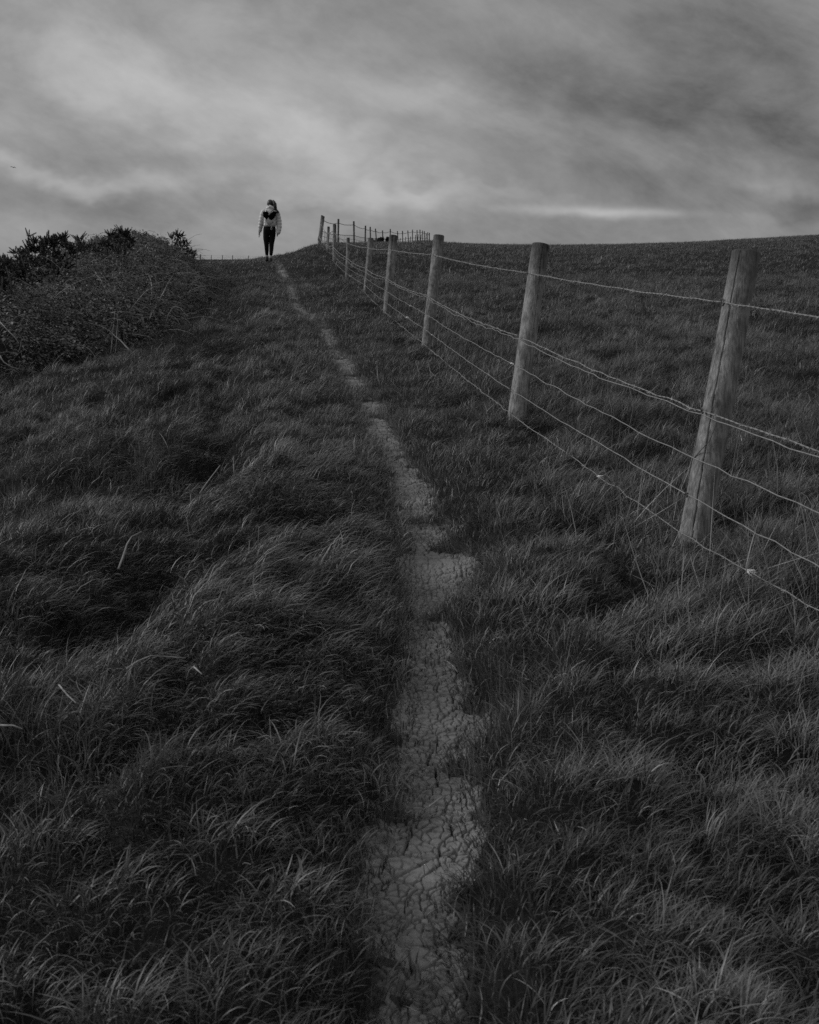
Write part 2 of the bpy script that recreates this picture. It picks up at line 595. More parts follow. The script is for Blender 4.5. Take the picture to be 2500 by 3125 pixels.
# weathered round timber: long grain, cracks, knots, a rain-darkened head
def wood_mat(name, lo, hi):
    m, t, b = mat_new(name, .2, .85, .2)
    gg = G(t)
    tcn = t.nodes.new('ShaderNodeTexCoord')
    oi = t.nodes.new('ShaderNodeObjectInfo')
    add = t.nodes.new('ShaderNodeVectorMath')
    add.operation = 'ADD'
    mul = t.nodes.new('ShaderNodeVectorMath')
    mul.operation = 'SCALE'
    mul.inputs[0].default_value = (7, 5, 3)
    t.links.new(oi.outputs['Random'], mul.inputs['Scale'])
    t.links.new(tcn.outputs['Object'], add.inputs[0])
    t.links.new(mul.outputs[0], add.inputs[1])

    def st(sx, sz):
        mp = t.nodes.new('ShaderNodeMapping')
        mp.inputs['Scale'].default_value = (sx, sx, sz)
        t.links.new(add.outputs[0], mp.inputs[0])
        return mp.outputs[0]
    fine = gg.noise(st(1, .04), 190, 5, .65, .3)
    mid = gg.noise(st(1, .10), 45, 5, .6, .6)
    big = gg.noise(st(1, .35), 9, 4, .6, .4)
    blot = gg.noise(st(1, .8), 22, 5, .65)
    s = gg.m('ADD', gg.m('ADD', gg.m('MULTIPLY', fine, .30), gg.m('MULTIPLY', mid, .26)), gg.m('ADD', gg.m('MULTIPLY', big, .22), gg.m('MULTIPLY', blot, .22)))
    c = ramp(t, s, [(.40, lo), (.49, (lo + hi) * .45), (.575, hi)])
    # knots
    vo = t.nodes.new('ShaderNodeTexVoronoi')
    vo.inputs['Scale'].default_value = 9
    t.links.new(st(1, .45), vo.inputs['Vector'])
    kn = ramp(t, vo.outputs['Distance'], [(.05, .35), (.13, 1.0)])
    mk = t.nodes.new('ShaderNodeMixRGB')
    mk.blend_type = 'MULTIPLY'
    mk.inputs[0].default_value = 1
    t.links.new(c, mk.inputs[1])
    t.links.new(kn, mk.inputs[2])
    # darker weathered head of the post (rain soaks in from the end grain)
    at = t.nodes.new('ShaderNodeAttribute')
    at.attribute_name = 'head'
    hd = gg.m('SUBTRACT', 1.0, gg.m('MULTIPLY', gg.m('MULTIPLY', at.outputs['Fac'], gg.m('ADD', gg.m('MULTIPLY', mid, .7), .65)), .62))
    mh = t.nodes.new('ShaderNodeMixRGB')
    mh.blend_type = 'MULTIPLY'
    mh.inputs[0].default_value = 1
    t.links.new(mk.outputs[0], mh.inputs[1])
    t.links.new(hd, mh.inputs[2])
    t.links.new(mh.outputs[0], b.inputs['Base Color'])
    bump(t, b, gg.m('ADD', fine, mid), .55, .006)
    return m


M['wood'] = wood_mat('weathered_timber', .055, .33)
M['wood_far'] = wood_mat('dark_timber', .06, .16)

# ------------------------------------------------------------------ ground sheet
ys = list(np.linspace(-20, 0.6, 40))
y = 0.6
while y < 900:
    y += (.0055 if y < 9 else .011) * (y + 1.6)
    ys.append(y)
ys = np.array(ys)
tt = np.concatenate([-np.geomspace(6, .62, 26), np.linspace(-.6, .6, 400), np.geomspace(.62, 6, 26)])
YY, TT = np.meshgrid(ys, tt, indexing='ij')
XX = TT * (np.maximum(YY, 0) * .72 + 2.2)
ZZ = h_ground(XX, YY)
# lower the sheet under the clay strip, which is its own finer sheet
qd = np.abs(XX - path_c(YY)) - path_w(YY)
ZZ = ZZ - .012 * sstep(.16, .05, qd) * sstep(34, 31, YY) * sstep(.4, 1.0, YY)
V = np.stack([XX, YY, ZZ], -1).reshape(-1, 3)
ny, nx = YY.shape
ii = np.arange(ny - 1)[:, None] * nx + np.arange(nx - 1)[None, :]
Fq = np.stack([ii, ii + 1, ii + nx + 1, ii + nx], -1).reshape(-1, 4)
tag(mesh_obj('ground', V, Fq, M['soil']), kind='structure')

# ------------------------------------------------------------------ trodden clay path with real shrinkage cracks
rows = [1.0]
while rows[-1] < 33.5:
    rows.append(rows[-1] + max(.0023, .00115 * rows[-1]))
rows = np.array(rows)
nc = 230
ss = np.linspace(-1, 1, nc)
PY, PS = np.meshgrid(rows, ss, indexing='ij')
PX = path_c(PY) + PS * (path_w(PY) + .11)
wx = PX + .018 * fbm(PX, PY, 9, 2)
wy = PY + .018 * fbm(PX + 30, PY, 9, 2)
a1, a2, *_r, idp = cells(wx, wy * .92, 14.5, 5)
b1, b2, *_r = cells(wx + .008 * fbm(PX, PY, 30, 2), wy, 40.0, 31)
wlod = 1 + .10 * np.clip(PY - 3, 0, 9)
big = sstep(.0050, .0018, (a2 - a1 + .003 * fbm(PX, PY, 25, 2)) / wlod)
strong = sstep(-.12, .25, fbm(PX, PY, 2.6, 2) + .10 - .4 * np.abs(PS))
smallc = sstep(.0036, .0010, (b2 - b1) / wlod) * sstep(7, 4.0, PY) * sstep(-.32, -.05, fbm(PX + 9, PY + 4, 4.2, 2))
crack = np.maximum(big * (.35 + .65 * strong), smallc * .65)
lodw = sstep(20, 5, PY)
PZ = h_path(PX, PY) + .006 * fbm(PX, PY, 14, 3) + .0025 * fbm(PX, PY, 60, 2)
dome = .0022 * sstep(0, .035, a2 - a1)                   # plates lift a little between cracks
PZ = PZ + dome - .019 * crack * (.4 + .6 * lodw)
edge = sstep(.015, .10, np.abs(PX - path_c(PY)) - path_w(PY))
PZ = PZ - .05 * edge + .002
PZ = PZ - .06 * sstep(32.0, 33.5, PY)
V = np.stack([PX, PY, PZ], -1).reshape(-1, 3)
ny, nx = PY.shape
ii = np.arange(ny - 1)[:, None] * nx + np.arange(nx - 1)[None, :]
Fq = np.stack([ii, ii + 1, ii + nx + 1, ii + nx], -1).reshape(-1, 4)
earth = sstep(.22, .55, bare(PX, PY) + .55 * fbm(PX, PY, 22, 3) + .25 * fbm(PX, PY, 70, 2))
tag(mesh_obj('path', V, Fq, M['clay'], attrs={'earth': earth.ravel()}), kind='structure')


# ------------------------------------------------------------------ grass
def make_blades(x, y, z, head, L, th0, kap, w, nseg, twist, tone):
    """ribbons rooted at (x,y,z): heading, length, starting angle from vertical, bend over the length"""
    n = len(x)
    P = np.zeros((n, nseg + 1, 3), np.float32)
    P[:, 0] = np.stack([x, y, z], -1)
    for k in range(nseg):
        s = (k + .5) / nseg
        th = th0 + kap * s ** 1.2
        hd = head + twist * s
        st, ct = np.sin(th), np.cos(th)
        P[:, k + 1] = P[:, k] + (L / nseg)[:, None] * np.stack([st * np.cos(hd), st * np.sin(hd), ct], -1)
    sa = head + np.pi / 2 + rng.normal(0, .5, n)
    side = np.stack([np.cos(sa), np.sin(sa), rng.normal(0, .25, n)], -1)
    side /= np.linalg.norm(side, axis=1)[:, None]
    V = np.zeros((n, 2 * nseg + 1, 3), np.float32)
    for k in range(nseg):
        s = k / nseg
        ww = (w * .5 * (1 - s ** 1.8) * (.75 + .25 * min(1, s * 4)))[:, None]
        V[:, 2 * k] = P[:, k] - side * ww
        V[:, 2 * k + 1] = P[:, k] + side * ww
    V[:, -1] = P[:, -1]
    # triangles only, fixed pattern
    T = []
    for k in range(nseg - 1):
        a = 2 * k
        T += [(a, a + 1, a + 3), (a, a + 3, a + 2)]
    a = 2 * (nseg - 1)
    T.append((a, a + 1, a + 2))
    T = np.array(T)
    m = 2 * nseg + 1
    Fs = (T[None] + (np.arange(n) * m)[:, None, None]).reshape(-1, 3)
    return V.reshape(-1, 3), Fs, np.repeat(tone, m)


def thicket_edge(y):
    return np.interp(y, [4, 8, 10, 11.2, 11.9, 13, 14.5, 18, 22, 25, 28, 30], [-5.6, -5.0, -4.5, -3.9, -3.2, -2.85, -2.8, -3.1, -3.6, -4.15, -4.9, -6.5])


def field_line(y):
    """x of the wire fence"""
    return np.interp(y, [-3, 1.8, 4.7, 7.5, 12.2, 16.7, 21, 26, 31, 36, 43], [2.4, 1.6, 1.1, .67, .17, -.33, -.72, -1.28, -1.88, -2.4, -3.1])


LOD = [  # y0, y1, blades per m2, segments, width factor
    (0.9, 3.0, 17000, 5, 1.0), (3.0, 5.2, 12500, 4, 1.05), (5.2, 9, 8500, 3, 1.08), (9, 15, 4600, 3, 1.3),
    (15, 27, 1900, 2, 1.8), (27, 62, 520, 2, 3.0), (62, 170, 34, 2, 6.0)]
GV, GF, GT, gn = [], [], [], 0
for (y0, y1, dens, nseg, wf) in LOD:
    W0, W1 = .42 * y0 + 1.0, .42 * y1 + 1.0
    area = (W0 + W1) * (y1 - y0)
    n = int(area * dens)
    y = rng.uniform(y0, y1, n)
    keep = rng.uniform(0, 1, n) < (.42 * y + 1.0) / W1
    y = y[keep]
    x = rng.uniform(-1, 1, len(y)) * (.42 * y + 1.0)
    # nothing rooted on the clay, thin at its edge, none deep under the thicket
    br = bare(x, y)
    core = bare(x, y, .05)
    k = rng.uniform(0, 1, len(y)) > np.maximum(br * .62, core * .975)
    k &= ~((x < thicket_edge(y) - .35) & (y < 29) & (y > 7.5))
    pat = fbm(x, y, 1.7, 2)
    k &= rng.uniform(0, 1, len(y)) < .98 + .5 * np.clip(pat, -.5, .3)
    x, y, br = x[k], y[k], br[k]
    n = len(x)
    d1, d2, vx, vy, cid = cells(x + .05 * fbm(x, y, 3, 2), y, 5.6, 11, .95)
    rc = (cid * 7919 % 1009) / 1009.
    rc2 = (cid * 104729 % 997) / 997.
    q = np.abs(x - path_c(y)) - path_w(y)
    lw = sstep(-.02, .16, q)
    fl = field_line(y)
    right = x > fl
    nearfence = np.exp(-((x - fl) / .35) ** 2)
    xs = path_smooth(y)
    L = .048 + .042 * rc + .020 * np.clip(fbm(x + 3, y, 1.1, 2) * 2, -1, 1)
    L = L * (.66 + .34 * lw) * np.where((x < path_c(y)) & (q < .14), .85, 1) * (1 - .45 * br) + .012 * nearfence + .016 * right * sstep(60, 20, y)
    t1, t2, _vx, _vy, _c = cells(x + .18 * fbm(x, y, 1.6, 2), y * .8 + .18 * fbm(x + 9, y, 1.6, 2), 1.7, 23, .9)
    L = L * (.76 + .34 * sstep(0, .2, t2 - t1)) * (1 + .45 * fbm(x, y, 3.1, 2))
    # long combed swathes beside the left of the path and hanging over it
    comb = sstep(-.02, .12, fbm(x * .8 + 60, y * .6, .9, 2) + .02 + .12 * np.exp(-((y - 3.9) / 1.0) ** 2)) * (x < xs + .1) * sstep(.06, .2, q) * sstep(2.2, 1.2, xs - x) * (.35 + .65 * sstep(2.4, 3.2, y))
    L = L * (1 + .20 * comb) * np.interp(y, [1.5, 3.2], [.88, 1]) * np.exp(rng.normal(0, .26, n))
    L = L * np.interp(y, [0, 20, 60], [1, 1, .95])
    L = L * (1 - .6 * np.exp(-(((x + 3.8) / .45) ** 2 + ((y - 33.0) / 1.6) ** 2)))
    L = np.where(~right & (x > xs), L * .92, L)
    tf = (q < .03) & (br < .35)
    L = np.maximum(L, np.where(tf, .062, np.interp(y, [2.2, 3.5], [.054, .042])) * rng.uniform(.75, 1.45, n) * (1 - .35 * br))
    # wind-combed heading: mostly towards +x and a little to the viewer, swirling on metre scale, radiating from each clump
    wind = -.35 + 1.25 * fbm(x, y, .55, 2) * 2 + .8 * fbm(x + 7, y, 2.2, 2) + np.where(right, .5, 0)
    wx_, wy_ = np.cos(wind), np.sin(wind)
    cl = np.maximum(np.hypot(vx, vy), 1e-4)
    rad = np.clip(cl / .09, 0, 1.0) * (.85 - .45 * comb)
    ex = wx_ * (.75 + .3 * comb) - vx / cl * rad + rng.normal(0, .8, n) * (1 - .45 * comb)
    over = np.exp(-(np.maximum(q, 0) / .16) ** 2) * (x > path_c(y))
    ex = ex - 1.3 * over
    ey = wy_ * (.75 + .3 * comb) - vy / cl * rad + rng.normal(0, .8, n) * (1 - .45 * comb)
    head = np.arctan2(ey, ex)
    lay = np.clip(.5 + 1.3 * fbm(x + 20, y - 3, 1.3, 2) + .35 * comb, 0, 1)
    th0 = .18 + .55 * np.clip(cl / .11, 0, 1) * .8 + rng.normal(0, .30, n) - .25 * np.exp(-(q / .12) ** 2)
    kap = .55 + 1.15 * lay + .35 * rc2 + rng.normal(0, .35, n)
    kap = np.minimum(kap, 1.65 + .2 * comb - th0)
    w = .0030 * (.7 + .6 * rng.uniform(0, 1, n)) * wf * (1 + .25 * comb)
    z = h_ground(x, y) - .004
    # tussock centres stand proud
    z = z + .045 * np.clip(1 - cl / .12, 0, 1) * rc * lw
    tone = np.clip(.45 + .34 * rng.normal(0, .6, n) + .42 * (rc - .5) + .9 * fbm(x, y, .8, 3) + .35 * fbm(x, y, 3.3, 2), 0, .92)
    dry = rng.uniform(0, 1, n) < (.016 + .022 * nearfence)
    tone = np.where(right, tone - .10, tone)
    tone = np.where(tf, np.clip(tone + .22, 0, .92), tone)  # tuft blades coloured lighter to offset the shade in the sunken path
    tone = np.where(dry, 1.0, tone)
    A, B_, C_ = make_blades(x, y, z, head, L, th0, kap, w, nseg, rng.normal(0, .5, n), tone)
    GV.append(A)
    GF.append(B_ + gn)
    GT.append(C_)
    gn += len(A)
GV, GF, GT = np.concatenate(GV), np.concatenate(GF), np.concatenate(GT)
print('grass verts', len(GV), 'tris', len(GF))
tag(mesh_obj('grass', GV, GF, M['grass'], attrs={'tone': GT}), 'windswept rough grass covering the hillside', 'grass', kind='stuff')
del GV, GF, GT


# dry straw stalks along the foot of the fence: one loose mass of litter
DV, DF, DT, dn = [], [], [], 0
for (u, v, dd, cnt, spread, ln) in [(1350, 1185, 9.3, 60, .22, .22), (1100, 1300, 7.6, 0, .1, .1), (2010, 1610, 5.0, 110, .20, .20), (2130, 1720, 4.5, 60, .18, .16),
                                    (2380, 1900, 3.85, 120, .28, .24), (2460, 1820, 4.1, 60, .2, .26), (1560, 1300, 7.5, 50, .15, .15), (2330, 2020, 3.5, 30, .25, .2),
                                    (2440, 1450, 5.9, 60, .3, .14), (1950, 1560, 5.2, 40, .2, .18)]:
    if not cnt:
        continue
    cnt = int(cnt * .6)
    p = px(u, v, dd)
    x = p.x + rng.normal(0, spread, cnt)
    y = p.y + rng.normal(0, spread, cnt)
    head = rng.uniform(0, 6.28, cnt)
    L = ln * np.exp(rng.normal(0, .35, cnt))
    A, B_, C_ = make_blades(x, y, h_ground(x, y) + .01, head, L, rng.uniform(.1, 1.25, cnt), rng.normal(.1, .25, cnt), np.full(cnt, .0042), 4, rng.normal(0, .2, cnt), rng.uniform(.1, 1, cnt))
    DV.append(A)
    DF.append(B_ + dn)
    DT.append(C_)
    dn += len(A)
tag(mesh_obj('dry_grass', np.concatenate(DV), np.concatenate(DF), M['dry'], attrs={'tone': np.concatenate(DT)}),
    'pale dead grass stalks tangled under the bottom wire of the fence', 'dry grass', kind='stuff')


# ------------------------------------------------------------------ fence posts
def post_mesh(name, base, top, r0, r1, mat, parent, seed, k=22, rows_=26, crack=None, far=False, cut=0.0):
    """round pole from below ground to its sawn head, slightly irregular; crack = angle of a long drying split"""
    R = np.random.default_rng(seed)
    base, top = Vector(base), Vector(top)
    ax = (top - base)
    Lg = ax.length
    ax.normalize()
    bur = .25
    s = ax.cross(Vector((0, 1, 0))).normalized()
    b = ax.cross(s)
    ph = R.uniform(0, 6.28, 4)
    V, A = [], []
    hs = list(np.linspace(-bur, Lg - .004, rows_)) + [Lg]
    for i, h in enumerate(hs):
        f = max(0, h) / Lg
        r = r0 + (r1 - r0) * f
        if i == len(hs) - 1:
            r *= .965
        for j in range(k):
            an = 2 * math.pi * j / k
            rr = r * (1 + .018 * math.sin(2 * an + ph[0] + h * 1.3) + .012 * math.sin(3 * an + ph[1] + h * 5) + .010 * math.sin(5 * an + ph[2] - h * 9))
            if crack is not None:
                da = (an - crack - .5 * (1 - f) + .25 - .07 * math.sin(h * 3.1 + ph[3]) - .022 * math.sin(h * 17) - .012 * math.sin(h * 47) + math.pi) % (2 * math.pi) - math.pi
                if abs(da) < math.pi / k * 1.02 and f < .985 and (f > .12 or i % 2):
                    rr *= .74
            hh = h + (cut * math.cos(an) * r if i >= len(hs) - 2 else 0)
            V.append(s * (math.cos(an) * rr) + b * (math.sin(an) * rr) + ax * hh)
            A.append(max(0, min(1, (f - .80) / .2)))
    n = len(hs)
    Fs = []
    for i in range(n - 1):
        for j in range(k):
            a, c = i * k + j, i * k + (j + 1) % k
            Fs.append([a, c, c + k, a + k])
    V.append(ax * (Lg + .001))
    A.append(1)
    for j in range(k):
        Fs.append([(n - 1) * k + j, (n - 1) * k + (j + 1) % k, n * k])
    off = parent.location if parent else Vector((0, 0, 0))
    # fine faces where a crack runs need flat-ish shading across it
    o = mesh_obj(name, np.array([tuple(v) for v in V]), Fs, mat, parent, True, attrs={'head': A})
    o.location = base - off
    for p_ in o.data.polygons[-k:]:
        p_.use_smooth = False
    return o


def rough(p, q, n, sag, wob, seed):
    R = np.random.default_rng(seed)
    w = np.cumsum(R.normal(0, 1, (n + 1, 3)), 0)
    w -= np.linspace(0, 1, n + 1)[:, None] * w[-1]
    w /= max(1e-6, np.abs(w).max())
    kx = R.normal(0, 1, (n + 1, 3)) * .5
    w *= .45
    kx[0] = kx[-1] = 0
    out = []
    for i in range(n + 1):
        f = i / n
        c = p.lerp(q, f)
        c = c + Vector((0, 0, -sag * 4 * f * (1 - f))) + Vector(w[i]) * wob + Vector(kx[i]) * wob
        out.append(c)
    return out


def barbs(mb, pts, every, size, r, seed):
    R = random.Random(seed)
    acc = 0
    for a, b_ in zip(pts[:-1], pts[1:]):
        seg = (b_ - a)
        acc += seg.length
        while acc > every:
            acc -= every
            c = a + seg * R.random()
            t = seg.normalized()
            for _ in range(2):
                n_ = t.cross(Vector((R.uniform(-1, 1), R.uniform(-1, 1), R.uniform(-1, 1)))).normalized()
                mb.tube([c - n_ * size + t * size * .3, c, c + n_ * size * .9 - t * size * .25], [r * .25, r * 1.25, r * .25], 4)


# name, base(u,v), top(u,v), depth, radius at base / top, crack, groundward attachments (fractions from the top)
NEAR = [
    ('p0', None, None, None, .055, .055),
    ('p1', (2112, 1668), (2279, 770), 4.72, .058, .055),
    ('p2', (1574, 1288), (1651, 746), 7.45, .058, .0545),
    ('p3', (1303, 1062), (1340, 719), 12.05, .0565, .0550),
    ('p4', (1181, 962), (1201, 719), 16.2, .058, .0575),
    ('p5', (1117, 893), (1132, 727), 20.6, .046, .048),
    ('p6', (1059, 850), (1063, 726), 25.6, .034, .034),
    ('p7', (1020, 815), (1021.5, 685), 30.2, .046, .046),
    ('p8', (999, 790), (1003, 692), 34.5, .038, .038),
    ('p9', (974, 752), (985.5, 659), 41.5, .066, .066),
]
fence = empty('wire_fence', px(2112, 1668, 4.72))
tag(fence, 'barbed wire fence on leaning round posts running up beside the trodden path', 'fence')
FO = fence.location.copy()
posts = []
for i, (nm, bu, tu, d, r0, r1) in enumerate(NEAR):
    if bu is None:
        continue
    base = px(bu[0], bu[1], d)
    top = px(tu[0], tu[1], d * (1.0 if i != 1 else 1.0))
    g_ = float(h_ground(base.x, base.y))
    # stand it on the turf: slide the foot along the post's own line
    ax = (top - base).normalized()
    base = base + ax * ((g_ - .01 - base.z) / max(ax.z, .2)) * (1 if i < 7 else .0)
    posts.append((base, top, r0, r1))
cracks = {0: 1.0, 1: 2.0, 2: None, 3: 1.7}
labels = {
    0: 'split round post with a long drying crack and dark head', 2: 'third round post with swirling grain around a knot',
    3: 'flat topped post whose head stands against the field brow', 5: 'thin pale stake shorter than its neighbours',
    8: 'stout leaning corner post where the fence turns'}
for i, (ba, to, r0, r1) in enumerate(posts):
    o = post_mesh('post', ba, to, r0, r1, M['wood'], fence, 20 + i, k=130 if i < 2 else 30, rows_=60, crack=cracks.get(i), cut=(.0 if i not in (8,) else .25))
    if i in labels:
        o['label'] = labels[i]
# first post off the right of the picture
b1_, t1_ = posts[0][0], posts[0][1]
p0b = Vector((1.62, 1.85, float(h_ground(1.62, 1.85))))
p0t = p0b + Vector((.10, .0, 1.18))
allp = [(p0b, p0t, .056, .055)] + posts
post_mesh('post', p0b, p0t, .056, .055, M['wood'], fence, 99)

FR = {'A': [.15, .165, .155, .165, .175, .18, .12, .16, .22, .20],
      'B': [.45, .525, .500, .53, .54, .56, .47, .50, .56, .62],
      'b': [.467, .535, .515, .545, .56, .62, .53, .56, .60, .66],
      'C': [.635, .68, .66, .69, .70, .73, .69, .70, .75, .80],
      'D': [.78, .80, .795, .82, .84, .86, .85, .84, .88, .92],
      'E': [.865, .925, .91, .945, .955, .98, .99, 1.0, 1.0, 1.0]}


def attach(i, f):
    ba, to, r0, r1 = allp[i]
    c = to.lerp(ba, f)
    r = r1 + (r0 - r1) * f
    # the wires are stapled to the path side of each post
    j, k_ = max(i - 1, 0), min(i + 1, len(allp) - 1)
    t_ = (allp[k_][0] - allp[j][0])
    t_.z = 0
    t_.normalize()
    side = Vector((-t_.y, t_.x, 0))
    if side.x > 0:
        side = -side
    return c + side * (r + .004)


WL = {}
for wi, (key, nm, rad, sag, wob, barb) in enumerate([
        ('A', 'barbed_wire', .0028, .010, .003, True), ('B', 'barbed_wire', .0028, .018, .005, True),
        ('b', 'fence_wire', .0022, .022, .009, False), ('C', 'fence_wire', .0021, .008, .0055, False),
        ('D', 'fence_wire', .0021, .006, .004, False), ('E', 'barbed_wire', .0021, .006, .006, True)]):
    pts = []
    for i in range(len(allp) - 1):
        P, Q = attach(i, FR[key][i]), attach(i + 1, FR[key][i + 1])
        n = max(10, int((Q - P).length / .12))
        seg = rough(P, Q, n, sag * (Q - P).length / 2.8, wob, 100 * wi + i)
        pts += seg if not pts else seg[1:]
    WL[key] = pts
    mb = MB()
    rr = [rad * (1 + max(0, p.y - 9) * .022) for p in pts]
    if barb and key in ('A', 'B'):
        # two strands twisted round one another
        fine = []
        for a, c in zip(pts[:-1], pts[1:]):
            m_ = max(2, int((c - a).length / .018)) if a.y < 9.5 else 2
            fine += [a.lerp(c, q / m_) for q in range(m_)]
        fine.append(pts[-1])
        for sgn in (0, math.pi):
            tw, acc = [], 0
            for q, p_ in enumerate(fine):
                if q:
                    acc += (p_ - fine[q - 1]).length
                an = acc * 2 * math.pi / .085 + sgn
                r_ = rad * .62 * (1 + max(0, p_.y - 9) * .022)
                tw.append(p_ + Vector((math.cos(an) * r_, 0, math.sin(an) * r_)))
            mb.tube(tw, [rad * .62 * (1 + max(0, p_.y - 9) * .022) for p_ in fine], 5)
    else:
        mb.tube(pts, rr, 5)
    o = mb.build(nm, M['wire'], fence, origin=FO)
    if barb:
        bm_ = MB()
        barbs(bm_, [p for p in pts if p.y < 22], .105, .0125, .0018, wi)
        barbs(bm_, [p for p in pts if p.y >= 22], .3, .02, .003, wi + 50)
        bm_.build('barb', M['wire'], o, origin=FO)['kind'] = 'stuff'

# upright stays of the stock netting, between the double wire and the ground, dark with age
mb = MB()
R = random.Random(5)
acc = 0
bl = WL['b']
for a, c in zip(bl[:-1], bl[1:]):
    acc += (c - a).length
    if acc > .19:
        acc = 0

        def nearest(key, q):
            return min(WL[key], key=lambda p: (p.x - q.x) ** 2 + (p.y - q.y) ** 2)
        if a.y > 14 and R.random() < .5:
            continue
        chain = [a.copy()]
        low = nearest('C', a + Vector((R.uniform(-.05, .05), R.uniform(-.1, .1), 0)))
        chain.append(a.lerp(low, .5) + Vector((R.uniform(-.015, .015), R.uniform(-.03, .03), 0)))
        chain.append(low.copy())
        if R.random() < .45:
            chain.append(nearest('D', low + Vector((0, R.uniform(-.08, .08), 0))).copy())
        rr = .0019 * (1 + max(0, a.y - 6) * .05)
        mb.tube(chain, rr, 4)
mb.build('netting_stay', M['wire_dark'], fence, origin=FO)['kind'] = 'stuff'

# staples holding the wires
for i in (1, 2, 3, 4):
    for key in ('A', 'B', 'D'):
        c = attach(i, FR[key][i])
        mb = MB()
        n = 14
        rad_ = .013 if (i == 1 and key == 'A') else .009
        ring = [c + Vector((-.003, 0, 0)) + Vector((.25 * math.cos(q / n * 2 * math.pi), -.6 * math.cos(q / n * 2 * math.pi), math.sin(q / n * 2 * math.pi))) * rad_ for q in range(n + 1)]
        mb.tube(ring, .0026, 5)
        mb.build('staple', M['wire_dark'], fence, origin=FO)

# tufts of sheep's wool caught on the wires
wn = 0
for key, (u, v), lab, sz in [
        ('D', (1240, 972), 'white wisp of sheep wool on the third wire between third and fourth posts', .022),
        ('C', (1251, 926), 'small wool scrap on the second net wire close to the third post', .015),
        ('C', (1559, 1098), 'wool scrap caught on the middle wire just short of the first large post', .014),
        ('D', (1317, 1020), 'tiny wool scrap stuck on the low wire just past the third post', .010),
        ('E', (1823, 1437), 'white wool wisp snagged on the lowest wire left of the split post', .017),
        ('E', (2280, 1745), 'longest white wool wisp hanging from the lowest wire right of the split post', .018),
        ('D', (1068, 899), 'pale wool scrap on the low wire near the thin stake', .022)]:
    tgt = None
    best = 1e9
    for a, c in zip(WL[key][:-1], WL[key][1:]):
        for q in range(5):
            p_ = a.lerp(c, q / 5)
            dd = p_.y * CP - p_.z * SP
            if dd < .5:
                continue
            uu = 1250 + F_PX * p_.x / dd
            if abs(uu - u) < best:
                best, tgt = abs(uu - u), p_
    mb = MB()
    R = random.Random(wn + 40)
    for q in range(16):
        s_ = tgt + Vector((R.uniform(-1, 1), R.uniform(-1, 1), R.uniform(-.6, .4))) * sz * .35
        e_1 = s_ + Vector((R.uniform(.1, 1.3), R.uniform(-1, .5), R.uniform(-.6, .3))) * sz
        e_2 = e_1 + Vector((R.uniform(.1, 1), R.uniform(-.5, .5), R.uniform(-.5, .1))) * sz * .6
        mb.tube([s_, e_1, e_2], [sz * .16, sz * .11, sz * .02], 4)
    o = mb.build('wool_tuft', M['wool'], origin=tuple(tgt))
    tag(o, lab, 'wool tuft', 'wool caught on the fence wires')
    wn += 1

# ------------------------------------------------------------------ fence along the skyline beyond the corner
FAR = [(1032.5, 742, 668.5, 56, .046), (1080.5, 742, 675.5, 63, .048), (1115, 745, 689, 72, .048), (1130.5, 744, 692.5, 77, .045), (1148, 744, 698, 88, .046, ),
       (1168.5, 743, 703.5, 97, .05), (1191, 743, 699, 100, .048), (1214.5, 743, 705.5, 110, .05), (1229, 741, 705, 115, .05), (1246, 739, 703.5, 119, .05),
       (1259, 738, 701, 122, .05), (1273, 737, 702, 126, .05), (1282, 737, 701, 129, .05), (1290, 737, 704, 133, .05), (1296, 737, 705.5, 138, .055),
       (1305, 737, 709, 146, .05), (1312, 738, 710.5, 152, .065)]
f2 = empty('skyline_fence', px(1032.5, 742, 56))
tag(f2, 'dark post and wire fence standing along the skyline beyond the corner post', 'fence')
O2 = f2.location.copy()
fp = [allp[-1]]
for i, (u, vb, vt, d, r) in enumerate(FAR):
    lean = random.Random(i).uniform(-2, 2) + (-4 if i in (4,) else 0) + (4 if i == 16 else 0)
    if i in (5, 7, 9):
        lean -= 3
    ba = px(u - lean * .4, vb + 4, d)
    to = px(u + lean * .4 if i != 16 else u - 1.5, vt, d)
    post_mesh('post', ba, to, r, r, M['wood_far'], f2, 300 + i, k=12, rows_=4)
    fp.append((ba, to, r, r))
for key, (f0, fc, rad) in {'A': (.14, .14, .011), 'B': (.60, .60, .010), 'C': (.78, .78, .006), 'D': (.90, .90, .006)}.items():
    pts = []
    for i in range(len(fp) - 1):
        fa = {'A': .14, 'B': .5, 'C': .65, 'D': .8}[key] if i == 0 else f0
        P = fp[i][1].lerp(fp[i][0], fa)
        Q = fp[i + 1][1].lerp(fp[i + 1][0], f0)
        seg = rough(P, Q, 8, .07 if key == 'A' else .03, .012, 900 + i)
        pts += seg if not pts else seg[1:]
    WL['f' + key] = pts
    mb = MB()
    mb.tube(pts, [rad * (1 + max(0, (p.y - 42)) * .012) for p in pts], 4)
    mb.build('fence_wire', M['wire_dark'], f2, origin=O2)
# netting stays between the corner and the fourth far post
mb = MB()
for (i0, cnt) in ((0, 22), (1, 16), (2, 12), (3, 6), (4, 8), (5, 6)):
    for q in range(cnt):
        s_ = (q + .5) / cnt * 8
        a = WL['fB'][i0 * 8 + int(s_)].lerp(WL['fB'][min(i0 * 8 + int(s_) + 1, len(WL['fB']) - 1)], s_ % 1)
        x_, y_ = a.x, a.y
        bt = Vector((x_ + .03, y_, float(h_ground(x_, y_))))
        if bt.z > a.z - .1:
            bt.z = a.z - .45
        mb.tube([a, a.lerp(bt, .5) + Vector((.02 * random.uniform(-1, 1), 0, 0)), bt], .0055, 3)
mb.build('netting_stay', M['wire_dark'], f2, origin=O2)['kind'] = 'stuff'

